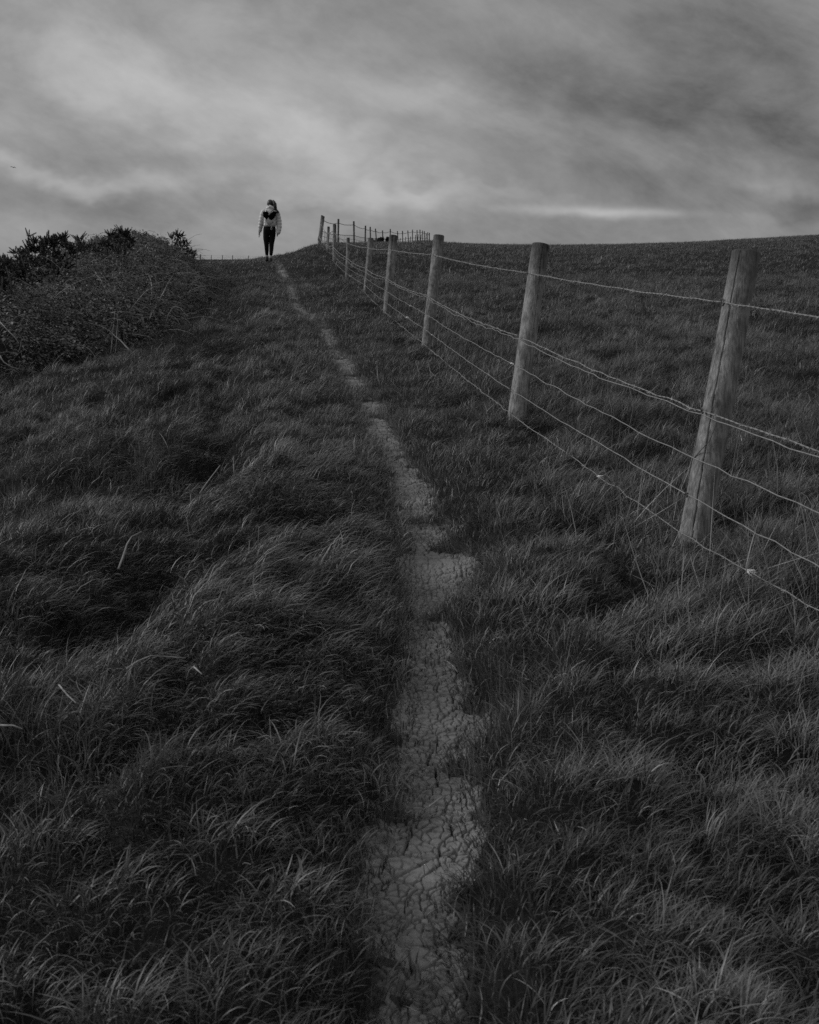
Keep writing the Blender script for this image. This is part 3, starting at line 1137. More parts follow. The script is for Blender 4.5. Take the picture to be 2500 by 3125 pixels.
# a second line of short stakes behind
f3 = empty('stake_fence', px(1221, 742, 165))
tag(f3, 'row of short dark stakes behind the far end of the skyline fence', 'fence')
O3 = f3.location.copy()
for i, (u, vt, d) in enumerate([(1221.5, 727, 175), (1238, 723, 172), (1253, 722, 170), (1268.5, 717, 168), (1276, 715, 168), (1285, 715.5, 166), (1301, 712, 165)]):
    post_mesh('stake', px(u - 1.5, 746, d), px(u + .5, vt, d), .055, .055, M['wood_far'], f3, 500 + i, k=8, rows_=3)

# fence on the far ridge at the left
f4 = empty('ridge_fence', px(610, 792, 240))
tag(f4, 'tiny wire fence on the distant ridge between the thicket and the walker', 'fence')
O4 = f4.location.copy()
rp = []
for i, (u, vt, r) in enumerate([(560, 773, .08), (578, 776, .08), (595.5, 777.5, .07), (611.5, 776, .13), (645, 778.5, .08), (679, 778.5, .08), (710, 779.5, .09), (759, 780, .09), (800, 782, .08)]):
    ba, to = px(u, 799, 240), px(u, vt, 240)
    post_mesh('post', ba, to, r * .85, r * .85, M['wood_far'], f4, 600 + i, k=8, rows_=3)
    rp.append((ba, to))
for q, f in enumerate((.08, .35, .55)):
    mb = MB()
    pts = []
    for (a, b_) in zip(rp[:-1], rp[1:]):
        seg = rough(a[1].lerp(a[0], f), b_[1].lerp(b_[0], f), 5, .05, .02, q)
        pts += seg if not pts else seg[1:]
    mb.tube(pts, .010, 4)
    mb.build('fence_wire', M['wire_dark'], f4, origin=O4)


# ------------------------------------------------------------------ thicket
def th_h(x, y):
    """height of the bramble surface above the turf"""
    e = thicket_edge(y) + .22 * fbm(x * 0 + 3, y, .8, 2)
    q = e - x
    Hm = np.interp(y, [6, 9, 12, 16, 19, 21, 24, 26.5, 28.5], [.50, .58, .72, .86, .92, .96, .98, .98, .35])
    prof = 1 - np.exp(-np.clip(q, 0, 9) / .60)
    back = sstep(-7.8, -5.5, x)
    lum_ = 1 + .26 * fbm(x, y, .7, 3) + .34 * fbm(x, y, 2.6, 3)
    return np.where(q > 0, Hm * prof * lum_ * (.05 + .95 * back), 0)


def th_base(x, y):
    """ground beneath the thicket, ignoring the hollow behind it"""
    g0 = h_ground(x, y, False)
    front = .089 * y - 1.278 - .145 * np.where(-(x - path_smooth(y)) - 1.15 > 0, np.minimum(-(x - path_smooth(y)) - 1.15, 6.0), 0) ** 1 * .85 * (1 - .85 * sstep(12, 30, y))
    return np.maximum(g0, front - .15)


thk = empty('bramble_thicket', (-5.5, 16, float(th_base(np.array(-5.5), np.array(16.)))))
tag(thk, 'long mound of tangled bramble leaves and canes at the left of the slope', 'bramble thicket')
TO = np.array(thk.location)
# leaves: small folded ovals in trusses
n = 120000
yy_ = rng.uniform(7, 28.5, n) ** 1.0
xx_ = thicket_edge(yy_) - rng.uniform(0, 1, n) ** 1.35 * 5.2 + .1
hh = th_h(xx_, yy_)
k_ = hh > .05
xx_, yy_, hh = xx_[k_], yy_[k_], hh[k_]
dep = rng.exponential(.10, len(xx_))
cl1, _, cvx, cvy, cid = cells(xx_ + .1 * fbm(xx_, yy_, 4, 2), yy_, 3.6, 77)
zz_ = th_base(xx_, yy_) + np.maximum(hh - dep, rng.uniform(0, .3, len(hh)) * hh) + .16 * ((cid * 31 % 101) / 101. - .5) + .09 * np.clip(1 - cl1 / .17, 0, 1)
k_ = rng.uniform(0, 1, len(xx_)) < .55 + 2.2 * np.clip(fbm(xx_, yy_, 3.5, 3) + .12, 0, .3)
xx_, yy_, zz_, cid = xx_[k_], yy_[k_], zz_[k_], cid[k_]
LV, LF, LT, ln_ = [], [], [], 0
quad = np.array([[0, -1, 0], [.6, 0, .2], [0, 1, -.05], [-.6, 0, .2]])
tri_l = np.array([[0, 1, 2], [0, 2, 3]])
for rep in range(4):
    m_ = len(xx_)
    jit = rng.normal(0, .028, (m_, 3))
    c = np.stack([xx_, yy_, zz_], -1) + jit
    up = rng.normal(0, .55, (m_, 3)) + np.array([.35, -.25, .95])
    up /= np.linalg.norm(up, axis=1)[:, None]
    t_ = rng.normal(0, 1, (m_, 3))
    t_ -= up * (t_ * up).sum(1)[:, None]
    t_ /= np.linalg.norm(t_, axis=1)[:, None]
    s_ = np.cross(t_, up)
    sz = (.0115 * np.exp(rng.normal(0, .3, m_)) * (1 + .02 * yy_))[:, None, None]
    Vv = c[:, None] + sz * (quad[None, :, 0:1] * s_[:, None] + quad[None, :, 1:2] * t_[:, None] + quad[None, :, 2:3] * up[:, None])
    LV.append(Vv.reshape(-1, 3))
    LF.append((tri_l[None] + (np.arange(m_) * 4)[:, None, None]).reshape(-1, 3) + ln_)
    LT.append(np.repeat(np.clip(.45 + rng.normal(0, .25, m_) + .5 * (((cid * 17) % 97) / 97. - .5), 0, 1), 4))
    ln_ += m_ * 4
o = mesh_obj('foliage', np.concatenate(LV) - TO, np.concatenate(LF), M['leaf'], thk, attrs={'tone': np.concatenate(LT)})
# dark twiggy body beneath the leaves: a lumpy shell under the surface
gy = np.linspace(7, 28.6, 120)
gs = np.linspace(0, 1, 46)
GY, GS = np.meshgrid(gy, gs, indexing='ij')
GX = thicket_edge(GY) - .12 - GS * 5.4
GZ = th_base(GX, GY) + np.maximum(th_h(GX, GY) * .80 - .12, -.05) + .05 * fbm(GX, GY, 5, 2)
V = np.stack([GX, GY, GZ], -1).reshape(-1, 3)
ny, nx = GY.shape
ii = np.arange(ny - 1)[:, None] * nx + np.arange(nx - 1)[None, :]
Fq = np.stack([ii, ii + 1, ii + nx + 1, ii + nx], -1).reshape(-1, 4)
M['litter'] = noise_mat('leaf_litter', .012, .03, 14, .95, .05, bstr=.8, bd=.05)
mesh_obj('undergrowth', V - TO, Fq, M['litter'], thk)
# fine arching canes, dark and pale
dark, pale = MB(), MB()
R = random.Random(21)
for q in range(3600):
    yq = R.uniform(8, 28)
    xq = float(thicket_edge(yq)) - abs(R.gauss(0, 1.4)) + .05
    hq = float(th_h(np.array(xq), np.array(yq)))
    zb = float(th_base(np.array(xq), np.array(yq)))
    z0 = zb + hq * R.uniform(.5, 1.0)
    an, ln = R.uniform(0, 6.28), R.uniform(.2, .75)
    el = R.uniform(-.2, 1.0)
    pts = []
    p_ = Vector((xq, yq, z0))
    for s_ in range(6):
        pts.append(p_.copy())
        p_ = p_ + Vector((math.cos(an) * math.cos(el), math.sin(an) * math.cos(el), math.sin(el))) * ln / 5
        el -= R.uniform(.1, .45)
        an += R.uniform(-.25, .25)
    (pale if R.random() < .35 else dark).tube(pts, [.0035 * (1 + yq * .02) * (1 - i_ * .13) for i_ in range(6)], 3)
dark.build('stem', M['stem'], thk, origin=TO)['kind'] = 'stuff'
pale.build('dead_cane', M['cane'], thk, origin=TO)['kind'] = 'stuff'


def surf_pt(u, v):
    """where the sight line of a photographed cane meets the bramble surface or the turf"""
    best = None
    for d in np.arange(7.5, 30, .05):
        p_ = px(u, v, d)
        s_ = float(th_base(np.array(p_.x), np.array(p_.y)) + th_h(np.array(p_.x), np.array(p_.y)))
        if p_.z < s_:
            return px(u, v, d - .12)
    return px(u, v, 18)


# the long bleached canes one can follow in the photograph
for pl, rad in [([(455, 975), (475, 935), (492, 910), (505, 875), (518, 850), (535, 835), (550, 808)], .010), ([(405, 1078), (365, 1035), (335, 1003), (308, 990), (270, 985)], .009),
                ([(463, 910), (466, 870), (462, 835), (448, 826), (420, 828)], .008), ([(290, 830), (300, 850), (306, 858)], .009), ([(0, 1085), (5, 1110), (25, 1125), (70, 1128)], .007),
                ([(0, 982), (30, 1010), (58, 1047)], .006), ([(338, 1080), (345, 1010), (350, 950)], .005), ([(352, 1080), (357, 1010), (360, 950)], .005),
                ([(395, 1083), (388, 1090), (362, 1085)], .004)]:
    pts = [surf_pt(*q) for q in pl]
    # smooth along the cane, keep depth changes gentle
    for _ in range(2):
        pts = [pts[0]] + [(pts[i - 1] + pts[i] * 2 + pts[i + 1]) / 4 for i in range(1, len(pts) - 1)] + [pts[-1]]
    dense = []
    for a, b_ in zip(pts[:-1], pts[1:]):
        dense += [a, a.lerp(b_, .5) + Vector((random.uniform(-1, 1), 0, random.uniform(-1, 1))) * .006]
    dense.append(pts[-1])
    mb = MB()
    mb.tube(dense, [rad * (1.0 - .6 * i_ / len(dense)) for i_ in range(len(dense))], 5)
    mb.build('bleached_cane', M['cane'], thk, origin=TO)


# ------------------------------------------------------------------ gorse
def sprig(V, Fs, T, nn, p, dr, ln, R, fat=1.0):
    """one bottle-brush shoot of gorse: a stem bristling with spines"""
    dr = dr.normalized()
    a = Vector((0, 0, 1)) if abs(dr.z) < .9 else Vector((1, 0, 0))
    s = dr.cross(a).normalized()
    b_ = dr.cross(s)
    m_ = int(26 + ln * 300)
    vs, fs, ts = [], [], []
    for i in range(m_):
        f = i / m_
        c = p + dr * (ln * f)
        an = i * 2.4 + R.uniform(-.3, .3)
        o_ = s * math.cos(an) + b_ * math.sin(an)
        sl = .030 * fat * (1.05 - .55 * f) * R.uniform(.7, 1.2)
        tip = c + (o_ * .85 + dr * .75).normalized() * sl
        wd = (o_.cross(dr)).normalized() * .0042 * fat
        k0 = nn + len(vs)
        vs += [tuple(c - wd), tuple(c + wd), tuple(tip)]
        fs.append((k0, k0 + 1, k0 + 2))
        ts += [R.uniform(0, 1)] * 3
    V += vs
    Fs += fs
    T += ts
    return nn + len(vs)


def gorse(name, label, cu, cv0, d, blobs, seed, group):
    """blobs: (u, v, radius px, shoots, reach) clusters of shoots seen at depth d around"""
    R = random.Random(seed)
    root = px(cu, cv0, d)
    e = empty(name, root)
    tag(e, label, 'gorse bush', group)
    V, Fs, T, nn = [], [], [], 0
    st = MB()
    for (u, v, rp_, cnt, ln) in blobs:
        c = px(u, v, d + R.uniform(-.3, .3))
        rm = rp_ / F_PX * d
        # a branch up to the cluster
        low = Vector((root.x * .35 + c.x * .65, root.y, root.z))
        mid_ = low.lerp(c, .55) + Vector((R.uniform(-.08, .08), R.uniform(-.1, .1), 0))
        st.tube([low, mid_, c], [.014, .009, .005], 5)
        for _ in range(int(cnt * 1.5)):
            o_ = Vector((R.gauss(0, 1), R.gauss(0, 1), R.gauss(0, 1))).normalized() * (rm * R.random() ** .5 * .9)
            o_.y *= 1.3
            p_ = c + o_
            dr = Vector((o_.x, o_.y, o_.z)) / max(rm, .01) * .9 + Vector((R.uniform(-.5, .5), R.uniform(-.5, .5), R.uniform(.1, .9)))
            L_ = ln * R.uniform(.6, 1.25)
            nn = sprig(V, Fs, T, nn, p_, dr, L_, R)
            if R.random() < .35:
                st.tube([c, p_, p_ + dr.normalized() * L_ * .6], [.004, .004, .002], 4)
    mesh_obj('foliage', np.array(V) - np.array(root), np.array(Fs), M['gorse'], e, attrs={'tone': T}, smooth=False)
    st.build('branch', M['stem'], e, origin=tuple(root))['kind'] = 'stuff'
    return e


R = random.Random(4)
bl = []
for (u, v, r_, c_, l_) in [(140, 738, 20, 26, .08), (165, 742, 17, 20, .08), (190, 730, 16, 26, .07), (200, 750, 14, 16, .07), (105, 748, 18, 22, .08), (90, 765, 18, 22, .08),
                           (125, 770, 22, 24, .08), (160, 775, 18, 16, .08), (70, 790, 22, 24, .08), (100, 800, 24, 22, .08), (135, 805, 22, 16, .08), (60, 820, 22, 22, .09),
                           (90, 838, 24, 22, .09), (35, 810, 16, 16, .09), (30, 838, 18, 14, .09), (60, 855, 24, 22, .09), (120, 840, 22, 18, .09), (165, 810, 16, 10, .08),
                           (215, 762, 12, 10, .07), (225, 780, 14, 10, .07), (190, 790, 14, 8, .07), (175, 835, 20, 12, .08), (150, 860, 24, 16, .08), (210, 815, 16, 10, .08),
                           (95, 870, 24, 18, .08), (235, 765, 9, 5, .06)]:
    bl.append((u, v, r_, c_, l_))
bl += [(86, 722, 3, 3, .12), (48, 772, 5, 5, .10), (60, 770, 4, 3, .10)]
gorse('gorse_bush', 'large dark gorse bush above the thicket with sky showing between its branches', 120, 930, 14.6, bl, 1, 'gorse bushes at the thicket')
bl = [(5, 800, 10, 8, .09), (15, 800, 8, 5, .08), (20, 812, 12, 10, .09), (0, 830, 14, 14, .09), (-10, 860, 20, 20, .09), (8, 880, 18, 18, .09), (-25, 830, 20, 16, .09), (-50, 850, 30, 20, .1), (25, 870, 10, 6, .08),
      (5, 905, 20, 18, .08), (-30, 900, 30, 20, .09)]
gorse('gorse_bush', 'gorse bush cut off by the left border of the photo, lower than the large one', 0, 950, 12.6, bl, 2, 'gorse bushes at the thicket')
bl = [(238, 735, 4, 4, .14), (246, 733, 4, 4, .13), (242, 752, 8, 6, .09), (255, 750, 7, 5, .09), (240, 765, 10, 9, .08), (262, 760, 8, 7, .07), (275, 758, 7, 6, .07), (290, 755, 7, 6, .08), (310, 752, 8, 7, .08),
      (323, 742, 4, 4, .10), (330, 752, 8, 7, .07), (338, 722, 6, 9, .12), (345, 735, 6, 6, .07), (357, 728, 7, 8, .08), (366, 722, 6, 6, .08), (372, 710, 8, 12, .10), (382, 712, 8, 12, .09), (388, 722, 6, 8, .07),
      (360, 742, 8, 6, .07), (378, 738, 8, 8, .07), (395, 735, 8, 8, .07), (405, 742, 8, 8, .06), (300, 768, 12, 8, .07), (345, 762, 12, 8, .07), (385, 755, 12, 8, .07), (285, 775, 12, 8, .07)]
gorse('gorse_bush', 'straggling gorse sprigs sticking up from the middle of the thicket crest', 330, 800, 17.5, bl, 3, 'gorse bushes at the thicket')
bl = [(418, 738, 8, 8, .07), (432, 736, 8, 8, .06), (450, 742, 9, 8, .06), (467, 742, 8, 6, .06), (485, 748, 8, 6, .06), (505, 745, 8, 4, .05),
      (525, 728, 9, 12, .10), (540, 721, 9, 14, .09), (552, 723, 8, 12, .09), (535, 745, 10, 10, .08), (548, 745, 10, 10, .07), (560, 742, 8, 10, .07), (570, 743, 9, 12, .09), (545, 762, 12, 12, .08),
      (560, 762, 10, 10, .07), (572, 768, 8, 10, .07), (585, 773, 8, 10, .09), (594, 776, 6, 7, .07), (575, 785, 9, 10, .07), (590, 790, 7, 7, .06), (585, 802, 9, 10, .07), (560, 785, 10, 8, .07), (572, 812, 10, 8, .07), (596, 806, 5, 5, .05)]
gorse('gorse_bush', 'dark gorse bush with upright shoots closing the far end of the thicket', 560, 830, 23.5, bl, 4, 'gorse bushes at the thicket')
# shrub by the skyline fence
bl = [(1150, 740, 5, 8, .20), (1160, 737, 6, 11, .22), (1172, 735, 6, 11, .2), (1184, 734, 6, 11, .2), (1192, 737, 5, 8, .2), (1143, 743, 4, 6, .2), (1162, 731, 3, 4, .2)]
V, Fs, T, nn = [], [], [], 0
R = random.Random(9)
root = px(1165, 742, 92)
e = empty('windblown_shrub', root)
tag(e, 'low dark shrub growing under the skyline fence', 'shrub')
st = MB()
for (u, v, rp_, cnt, ln) in bl:
    c = px(u, v, 92)
    rm = rp_ / F_PX * 92
    st.tube([root, c], [.03, .015], 5)
    for _ in range(cnt * 2):
        o_ = Vector((R.gauss(0, 1), R.gauss(0, 1), R.gauss(0, 1))).normalized() * rm * R.random() ** .5
        nn = sprig(V, Fs, T, nn, c + o_, o_ + Vector((.3, 0, .5)) * rm, ln * R.uniform(.5, 1), R, 5.0)
mesh_obj('foliage', np.array(V) - np.array(root), np.array(Fs), M['gorse'], e, attrs={'tone': T}, smooth=False)
st.build('branch', M['stem'], e, origin=tuple(root))


# dark heather-like tussock on the bank under the corner post, and loose twigs lying in the turf
def ground_hit(u, v, lift=.0):
    lo = None
    for d in np.concatenate([np.arange(1.5, 12, .01), np.arange(12, 60, .05)]):
        p_ = px(u, v, d)
        if p_.z < float(h_ground(np.array(p_.x), np.array(p_.y))) + lift:
            return p_
    return px(u, v, 40)


for pl, rad, lab in [
        ([(362, 1735), (375, 1700), (388, 1660), (402, 1638), (432, 1623)], .0042, 'bleached curved twig lying in the turf left of the path'),
        ([(388, 2040), (420, 2018), (462, 2001), (510, 2004), (566, 2008)], .0026, 'thin bent straw stem lying in the turf left of the path'),
        ([(592, 2035), (616, 2057)], .0022, 'short straight straw piece lying right of the bent stem'),
        ([(610, 1505), (630, 1475), (672, 1420)], .0032, 'slim grey twig leaning in grass above the curved one'),
        ([(180, 2090), (205, 2120), (232, 2145)], .0024, 'dull straight stem slanting down in the lower left turf'),
        ([(1312, 2460), (1350, 2432)], .0022, 'short straw stub lying across the bare clay'),
        ([(0, 2213), (40, 2214), (68, 2224)], .0026, 'pale stalk entering at the left border')]:
    pts = [ground_hit(u, v, .10) for u, v in pl]
    mb = MB()
    mb.tube(pts, [rad * (1 - .5 * i_ / len(pts)) for i_ in range(len(pts))], 6)
    o = mb.build('twig', M['cane'], origin=tuple(pts[0]))
    tag(o, lab, 'twig', 'twigs lying in the grass')

# ------------------------------------------------------------------ the walker
PD = 32.7
feet = px(826, 800, PD)
gz = float(h_ground(np.array(feet.x), np.array(feet.y)))
open('/tmp/feet.txt','w').write('%s %s' % (feet, gz))
per = empty('person', (feet.x, feet.y, feet.z))
tag(per, 'person walking away up the path in pale puffer jacket, black leggings and ankle boots', 'person')
M['skin'] = noise_mat('skin', .30, .36, 30, .6, .3, bstr=0)
M['jacket'] = noise_mat('puffer_nylon', .46, .58, 14, .5, .4, bstr=.5, bd=.02)
M['leggings'] = noise_mat('black_leggings', .006, .010, 20, .8, .1, bstr=.2)
M['boots'] = noise_mat('boot_leather', .015, .035, 20, .6, .3)
M['sock'] = noise_mat('pale_sock', .2, .3, 60, .9, .1)
M['hair'] = noise_mat('brown_hair', .02, .06, 40, .45, .4, stretch=(1, 1, .1))
M['plush'] = noise_mat('black_plush', .003, .006, 60, 1.0, .02)
M['strap'] = noise_mat('pale_strap', .45, .6, 30, .7, .2, bstr=0)


def q(cx_, cy_, yo=0.0):
    """a point of the figure from its own front-plane measure in millimetres"""
    return Vector(((cx_ - 632) / 1000., yo, (1985 - cy_) / 1000.))


def skinned(name, chains, mat, parent, sub=2):
    """chains: lists of (point, radius) growing one continuous surface through shared first points"""
    V, E, Rr, idx = [], [], [], {}
    for ch in chains:
        prev = None
        for p_, r_ in ch:
            key = tuple(round(c, 4) for c in p_)
            if key not in idx:
                idx[key] = len(V)
                V.append(tuple(p_))
                Rr.append(r_)
            i_ = idx[key]
            if prev is not None and prev != i_:
                E.append((prev, i_))
            prev = i_
    me = bpy.data.meshes.new(name)
    me.from_pydata(V, E, [])
    o = bpy.data.objects.new(name, me)
    COL.objects.link(o)
    o.parent = parent
    sk = o.modifiers.new('skin', 'SKIN')
    sk.use_smooth_shade = True
    for v_, r_ in zip(me.skin_vertices[0].data, Rr):
        v_.radius = r_ if hasattr(r_, '__len__') else (r_, r_)
    me.skin_vertices[0].data[0].use_root = True
    ss_ = o.modifiers.new('sub', 'SUBSURF')
    ss_.levels = sub
    ss_.render_levels = sub
    me.materials.append(mat)
    return o


pel = (q(620, 1130), .11)
chest = (q(630, 760), .10)
neck = (q(640, 570), .05)
hipL, hipR = (q(530, 1180), .075), (q(690, 1180), .075)
shL, shR = (q(500, 640), .05), (q(790, 640), .05)
wL, wR = q(343, 1175, .02), q(852, 1215, -.06)
body_ch = [
    [pel, (q(625, 950), .095), chest, neck, (q(643, 500), .055), (q(647, 440), .075), (q(650, 385), .078), (q(650, 345), .045)],
    [pel, hipL, (q(530, 1540, .0), .045), (q(532, 1800, .03), .032), (q(530, 1905, .03), .035), (q(530, 1925, .12), .03)],
    [pel, hipR, (q(668, 1560, -.03), .045), (q(652, 1830, -.06), .032), (q(640, 1940, -.06), .035), (q(640, 1960, .04), .03)],
    [chest, shL, (q(400, 900), .034), (q(360, 1060, .01), .027), (wL, .022), (q(335, 1215, .02), .030), (q(330, 1235, .02), .028)],
    [chest, shR, (q(878, 900, .02), .034), (q(880, 1080, -.02), .028), (wR, .022), (q(838, 1250, -.06), .030), (q(830, 1265, -.05), .028)],
]
# five fingers each
for base_, tips in ((q(330, 1235, .02), [(316, 1318, .03, 1), (325, 1325, .01, 1), (336, 1318, -.01, 1), (348, 1300, -.02, 1), (366, 1268, .03, 0)]),
                    (q(830, 1265, -.05), [(818, 1300, -.02, 1), (826, 1308, -.04, 1), (838, 1304, -.06, 1), (848, 1292, -.07, 1), (808, 1262, -.02, 0)])):
    for (cx_, cy_, yo, lng) in tips:
        t_ = q(cx_, cy_, yo)
        k1 = base_.lerp(t_, .35) + Vector((.004 if cx_ > 500 else -.004, .004, 0))
        body_ch.append([(base_, .028), (k1, .0095), (base_.lerp(t_, .7), .0085), (t_, .007)])
skinned('body', body_ch, M['skin'], per)


def loft(name, rings, mat, parent, k=28, caps=True):
    """rings: (centre, rx, ry)"""
    V = []
    for c, rx, ry in rings:
        for j in range(k):
            an = 2 * math.pi * j / k
            V.append((c.x + math.cos(an) * rx, c.y + math.sin(an) * ry, c.z))
    Fs = []
    n_ = len(rings)
    for i in range(n_ - 1):
        for j in range(k):
            a, b_ = i * k + j, i * k + (j + 1) % k
            Fs.append([a, b_, b_ + k, a + k])
    if caps:
        Fs.append(list(range(k))[::-1])
        Fs.append([(n_ - 1) * k + j for j in range(k)])
    return mesh_obj(name, V, Fs, mat, parent)


# leggings: pelvis and both legs as one garment
skinned('leggings', [
    [(q(622, 1120), (.19, .125)), (q(622, 1040), (.18, .115)), (q(622, 985), (.15, .10))],
    [(q(622, 1120), (.19, .125)), (q(528, 1215), .098), (q(523, 1330), .094), (q(530, 1450, -.005), .079), (q(532, 1550, -.01), .066), (q(533, 1640, .01), .064), (q(530, 1740, .03), .052), (q(530, 1822, .03), .042)],
    [(q(622, 1120), (.19, .125)), (q(705, 1215), .098), (q(690, 1330), .094), (q(672, 1450, -.02), .079), (q(667, 1560, -.03), .066), (q(664, 1660, -.04), .063), (q(655, 1760, -.05), .052), (q(648, 1832, -.06), .042)],
], M['leggings'], per)
# jacket torso with quilted baffles
rings = []
for i in range(61):
    f = i / 60
    cy_ = 1040 - f * 470
    w_ = np.interp(cy_, [570, 600, 640, 700, 800, 900, 960, 1000, 1040], [.085, .135, .175, .182, .178, .176, .178, .176, .158])
    dpt = np.interp(cy_, [570, 600, 700, 900, 1000, 1040], [.07, .10, .135, .15, .15, .125])
    puff = 1 + .028 * abs(math.sin((cy_ - 570) / 78. * math.pi))
    cx_ = np.interp(cy_, [570, 700, 1040], [645, 638, 624])
    rings.append((q(cx_, cy_), w_ * puff, dpt * puff))
jk = loft('jacket', rings, M['jacket'], per)


def ellipsoid(c, rx, ry, rz, k=16):
    V, Fs = [], []
    for i in range(k + 1):
        th = math.pi * i / k
        for j in range(k * 2):
            an = math.pi * j / k
            V.append((c.x + rx * math.sin(th) * math.cos(an), c.y + ry * math.sin(th) * math.sin(an), c.z + rz * math.cos(th)))
    for i in range(k):
        for j in range(2 * k):
            a, b_ = i * 2 * k + j, i * 2 * k + (j + 1) % (2 * k)
            Fs.append([a, a + 2 * k, b_ + 2 * k, b_])
    return V, Fs


def sleeve(pts, par):
    mb = MB()
    dense, rad = [], []
    for i in range(len(pts) - 1):
        (a, ra), (b_, rb) = pts[i], pts[i + 1]
        for s_ in range(14):
            f = s_ / 14
            dense.append(a.lerp(b_, f))
            rad.append(ra + (rb - ra) * f)
    dense.append(pts[-1][0])
    rad.append(pts[-1][1])
    acc, out = 0, []
    for i in range(len(dense)):
        if i:
            acc += (dense[i] - dense[i - 1]).length
        out.append(rad[i] * (.90 + .13 * abs(math.sin(acc / .085 * math.pi))))
    # relax the elbow
    for _ in range(6):
        dense = [dense[0]] + [(dense[i - 1] + dense[i] * 2 + dense[i + 1]) / 4 for i in range(1, len(dense) - 1)] + [dense[-1]]
    mb.tube(dense, out, 18)
    mb.build('sleeve', M['jacket'], par)


sleeve([(q(520, 625), .070), (q(452, 665), .080), (q(410, 860, .0), .078), (q(372, 1020, .01), .068), (q(345, 1185, .02), .046)], jk)
sleeve([(q(760, 625), .070), (q(826, 670), .083), (q(868, 860, .02), .080), (q(884, 1030, -.01), .074), (q(866, 1180, -.05), .064), (q(850, 1235, -.06), .044)], jk)
# padded collar / hood roll
mb = MB()
ring = []
for j in range(25):
    an = 2 * math.pi * j / 24
    ring.append(q(660 + 78 * math.cos(an), 548 - 14 * math.sin(an) * 0, .075 * math.sin(an)))
mb.tube(ring, [.046 + .008 * math.sin(3 * j) for j in range(25)], 12)
mb.build('collar', M['jacket'], jk)
mb = MB()
mb.tube([q(585, 560, -.10), q(650, 520, -.12), q(740, 560, -.10), q(765, 600, -.10)], [.03, .052, .05, .02], 12)
mb.add(*ellipsoid(q(664, 562, -.10), .088, .055, .072))
mb.build('hood', M['jacket'], jk)
# drawcord loop at the hem
mb = MB()
mb.tube([q(690, 1040, -.15), q(672, 1100, -.155), q(680, 1130, -.155), q(695, 1130, -.155), q(705, 1100, -.155), q(690, 1045, -.15)], .005, 5)
mb.build('drawcord', M['strap'], jk)


# hair: cap with a crest, ponytail blowing to the right
mb = MB()
mb.add(*ellipsoid(q(652, 415, -.012), .083, .098, .098))
mb.add(*ellipsoid(q(655, 470, -.045), .062, .055, .058))
hair = mb.build('hair', M['hair'], per)
mb = MB()
R = random.Random(3)
for j in range(34):
    o_ = Vector((R.gauss(0, .014), R.gauss(0, .014), R.gauss(0, .014)))
    pts = [q(728, 400, -.05) + o_ * .4, q(752, 372, -.07) + o_, q(782, 430, -.08) + o_ * 1.5, q(790, 520, -.08) + o_ * 1.6, q(806, 585, -.08) + o_ * 1.3, q(850, 640, -.08) + o_ * 1.2, q(886 + R.uniform(-15, 15), 665 + R.uniform(-18, 18), -.08)]
    mb.tube(pts, [.012, .015, .016, .014, .011, .007, .002], 5)
for j in range(8):
    mb.tube([q(745, 380, -.07), q(775 + R.uniform(-5, 25), 390 + R.uniform(-20, 20), -.08), q(820 + R.uniform(-25, 15), 470 + R.uniform(-60, 60), -.08)], [.003, .0025, .001], 4)
mb.build('ponytail', M['hair'], hair)
# ears, nose: the far side of the head still has a face
mb = MB()
mb.add(*ellipsoid(q(648, 445, .082), .012, .020, .018))
mb.build('nose', M['skin'], per)
for cx_ in (568, 733):
    mb = MB()
    mb.add(*ellipsoid(q(cx_, 440, .0), .008, .016, .026))
    mb.build('ear', M['skin'], per)
for sx in (-1, 1):
    mb = MB()
    mb.add(*ellipsoid(q(650 + sx * 30, 425, .074), .012, .008, .008))
    mb.build('eye', M['plush'], per)
mb = MB()
mb.add(*ellipsoid(q(648, 478, .070), .022, .008, .006))
mb.build('mouth', M['boots'], per)

# socks, boots
for (cx_, cy_, yo, s_) in ((528, 1905, .03, 1.0), (640, 1940, -.06, 1.06)):
    mb = MB()
    mb.tube([q(cx_ + 2, cy_ - 105, yo), q(cx_ + 1, cy_ - 70, yo), q(cx_, cy_ - 30, yo)], [.040 * s_, .050 * s_, .045 * s_], 16)
    mb.build('sock', M['sock'], per)
    mb = MB()
    mb.tube([q(cx_, cy_ - 55, yo - .005), q(cx_, cy_ - 20, yo - .01), q(cx_, cy_ + 25, yo - .012), q(cx_, cy_ + 48, yo - .01)], [.046 * s_, .050 * s_, .052 * s_, .050 * s_], 16)
    mb.add(*ellipsoid(q(cx_ - 2, cy_ + 22, yo + .085), .047 * s_, .115, .034))
    bt = mb.build('boot', M['boots'], per)
    mb = MB()
    mb.add(*ellipsoid(q(cx_ - 2, cy_ + 48, yo + .055), .051 * s_, .15, .014))
    mb.build('sole', M['plush'], bt)

# small drawstring backpack with two black leaf-shaped flaps
bpk = empty('backpack', tuple(Vector(per.location) + q(650, 760, -.16)))
tag(bpk, 'small pale backpack with two black leaf shaped flaps on the walker\'s back', 'backpack')


def bq(cx_, cy_, yo):
    return q(cx_, cy_, yo) - q(650, 760, -.16)


mb = MB()
mb.add(*ellipsoid(bq(640, 790, -.16), .145, .06, .20))
mb.build('bag', M['jacket'], bpk)


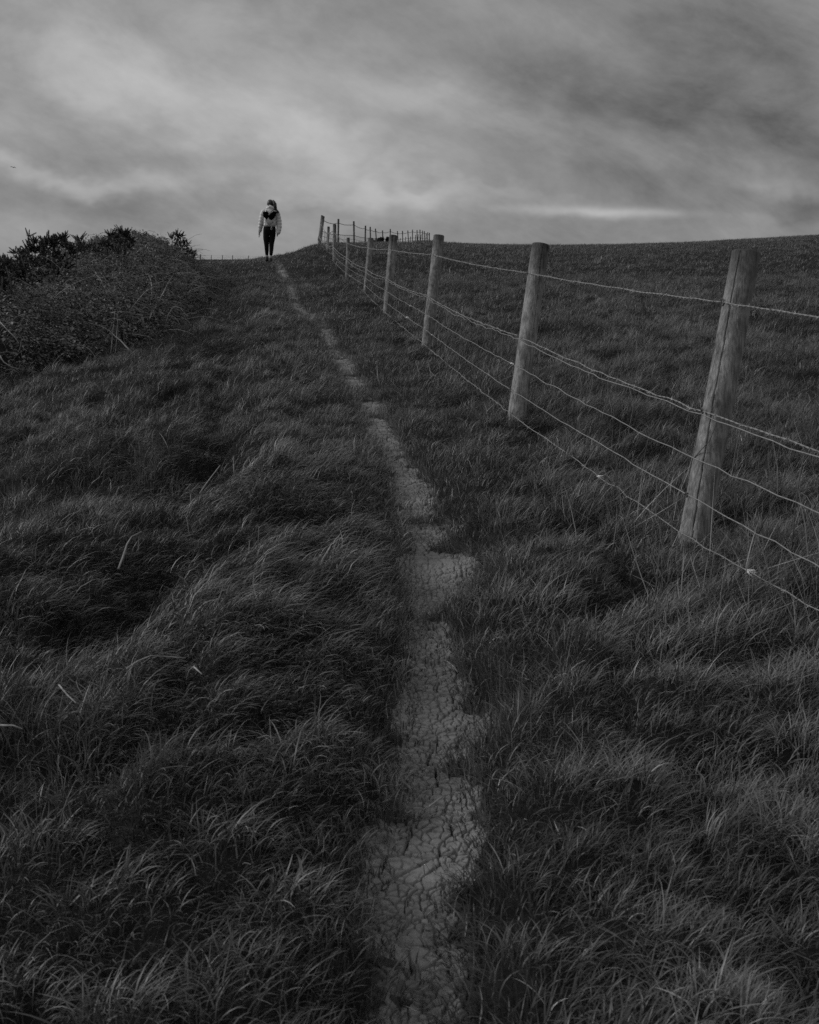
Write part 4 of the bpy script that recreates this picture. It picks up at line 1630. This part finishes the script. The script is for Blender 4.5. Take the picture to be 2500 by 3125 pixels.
def flap(outline, yo, th):
    """a plump pad with the given outline"""
    mb_ = MB()
    c0 = np.mean(outline, 0)
    k = len(outline)
    V, Fs = [], []
    for (s_, dy_) in ((1.08, 0.0), (1.12, .35), (.98, .75), (.6, 1.0), (.12, 1.08)):
        for (a, b_) in outline:
            p_ = bq(c0[0] + (a - c0[0]) * s_, c0[1] + 18 + (b_ - c0[1]) * s_, yo - th * dy_)
            V.append(tuple(p_))
    for i in range(4):
        for j in range(k):
            a, b_ = i * k + j, i * k + (j + 1) % k
            Fs.append([a, b_, b_ + k, a + k])
    Fs.append([4 * k + j for j in range(k)])
    Fs.append(list(range(k))[::-1])
    mb_.add(V, Fs)
    return mb_


flap([(478, 690), (488, 658), (515, 643), (545, 650), (566, 640), (598, 650), (622, 690), (632, 740), (618, 790), (590, 815), (566, 838), (545, 820), (522, 795), (498, 780), (482, 740)], -.205, .03).build('flap', M['plush'], bpk)
flap([(850, 655), (820, 645), (770, 645), (720, 662), (680, 690), (650, 730), (634, 775), (640, 820), (665, 842), (700, 846), (735, 835), (775, 800), (800, 760), (825, 710)], -.205, .03).build('flap', M['plush'], bpk)
for pl in ([(545, 560, -.12), (545, 620, -.19), (560, 650, -.22)], [(575, 560, -.12), (568, 620, -.19), (562, 650, -.22)], [(735, 600, -.15), (690, 640, -.21), (640, 690, -.225), (632, 760, -.225)],
           [(745, 620, -.15), (800, 640, -.2), (850, 655, -.2)], [(540, 830, -.21), (535, 930, -.20), (540, 1000, -.16)], [(740, 880, -.2), (770, 950, -.18), (790, 1000, -.15)]):
    mb = MB()
    mb.tube([bq(*p_) for p_ in pl], .008, 5)
    mb.build('strap', M['strap'], bpk)

# ------------------------------------------------------------------ a gull far off over the left
bc = px(41, 511, 160)
bird = empty('bird', bc)
tag(bird, 'tiny dark bird gliding in the sky near the left border', 'bird')
mb = MB()
mb.tube([(-.05, 0, 0), (0, -.16, 0), (.0, .18, .0)], [(.02), (.05), (.02)], 8)
V, Fs = [], []
L = []
for s_, (dx_, dz_) in enumerate([(-.36, .10), (-.2, .09), (0, 0), (.16, .06), (.32, -.06)]):
    for th_ in (.025, -.025):
        V += [(dx_, -.07, dz_ + th_), (dx_, .08, dz_ + th_)]
for s_ in range(4):
    a = s_ * 4
    Fs += [[a, a + 1, a + 5, a + 4], [a + 2, a + 6, a + 7, a + 3], [a, a + 4, a + 6, a + 2], [a + 1, a + 3, a + 7, a + 5]]
mb.add(V, Fs)
mb.build('body', M['gorse'], bird)
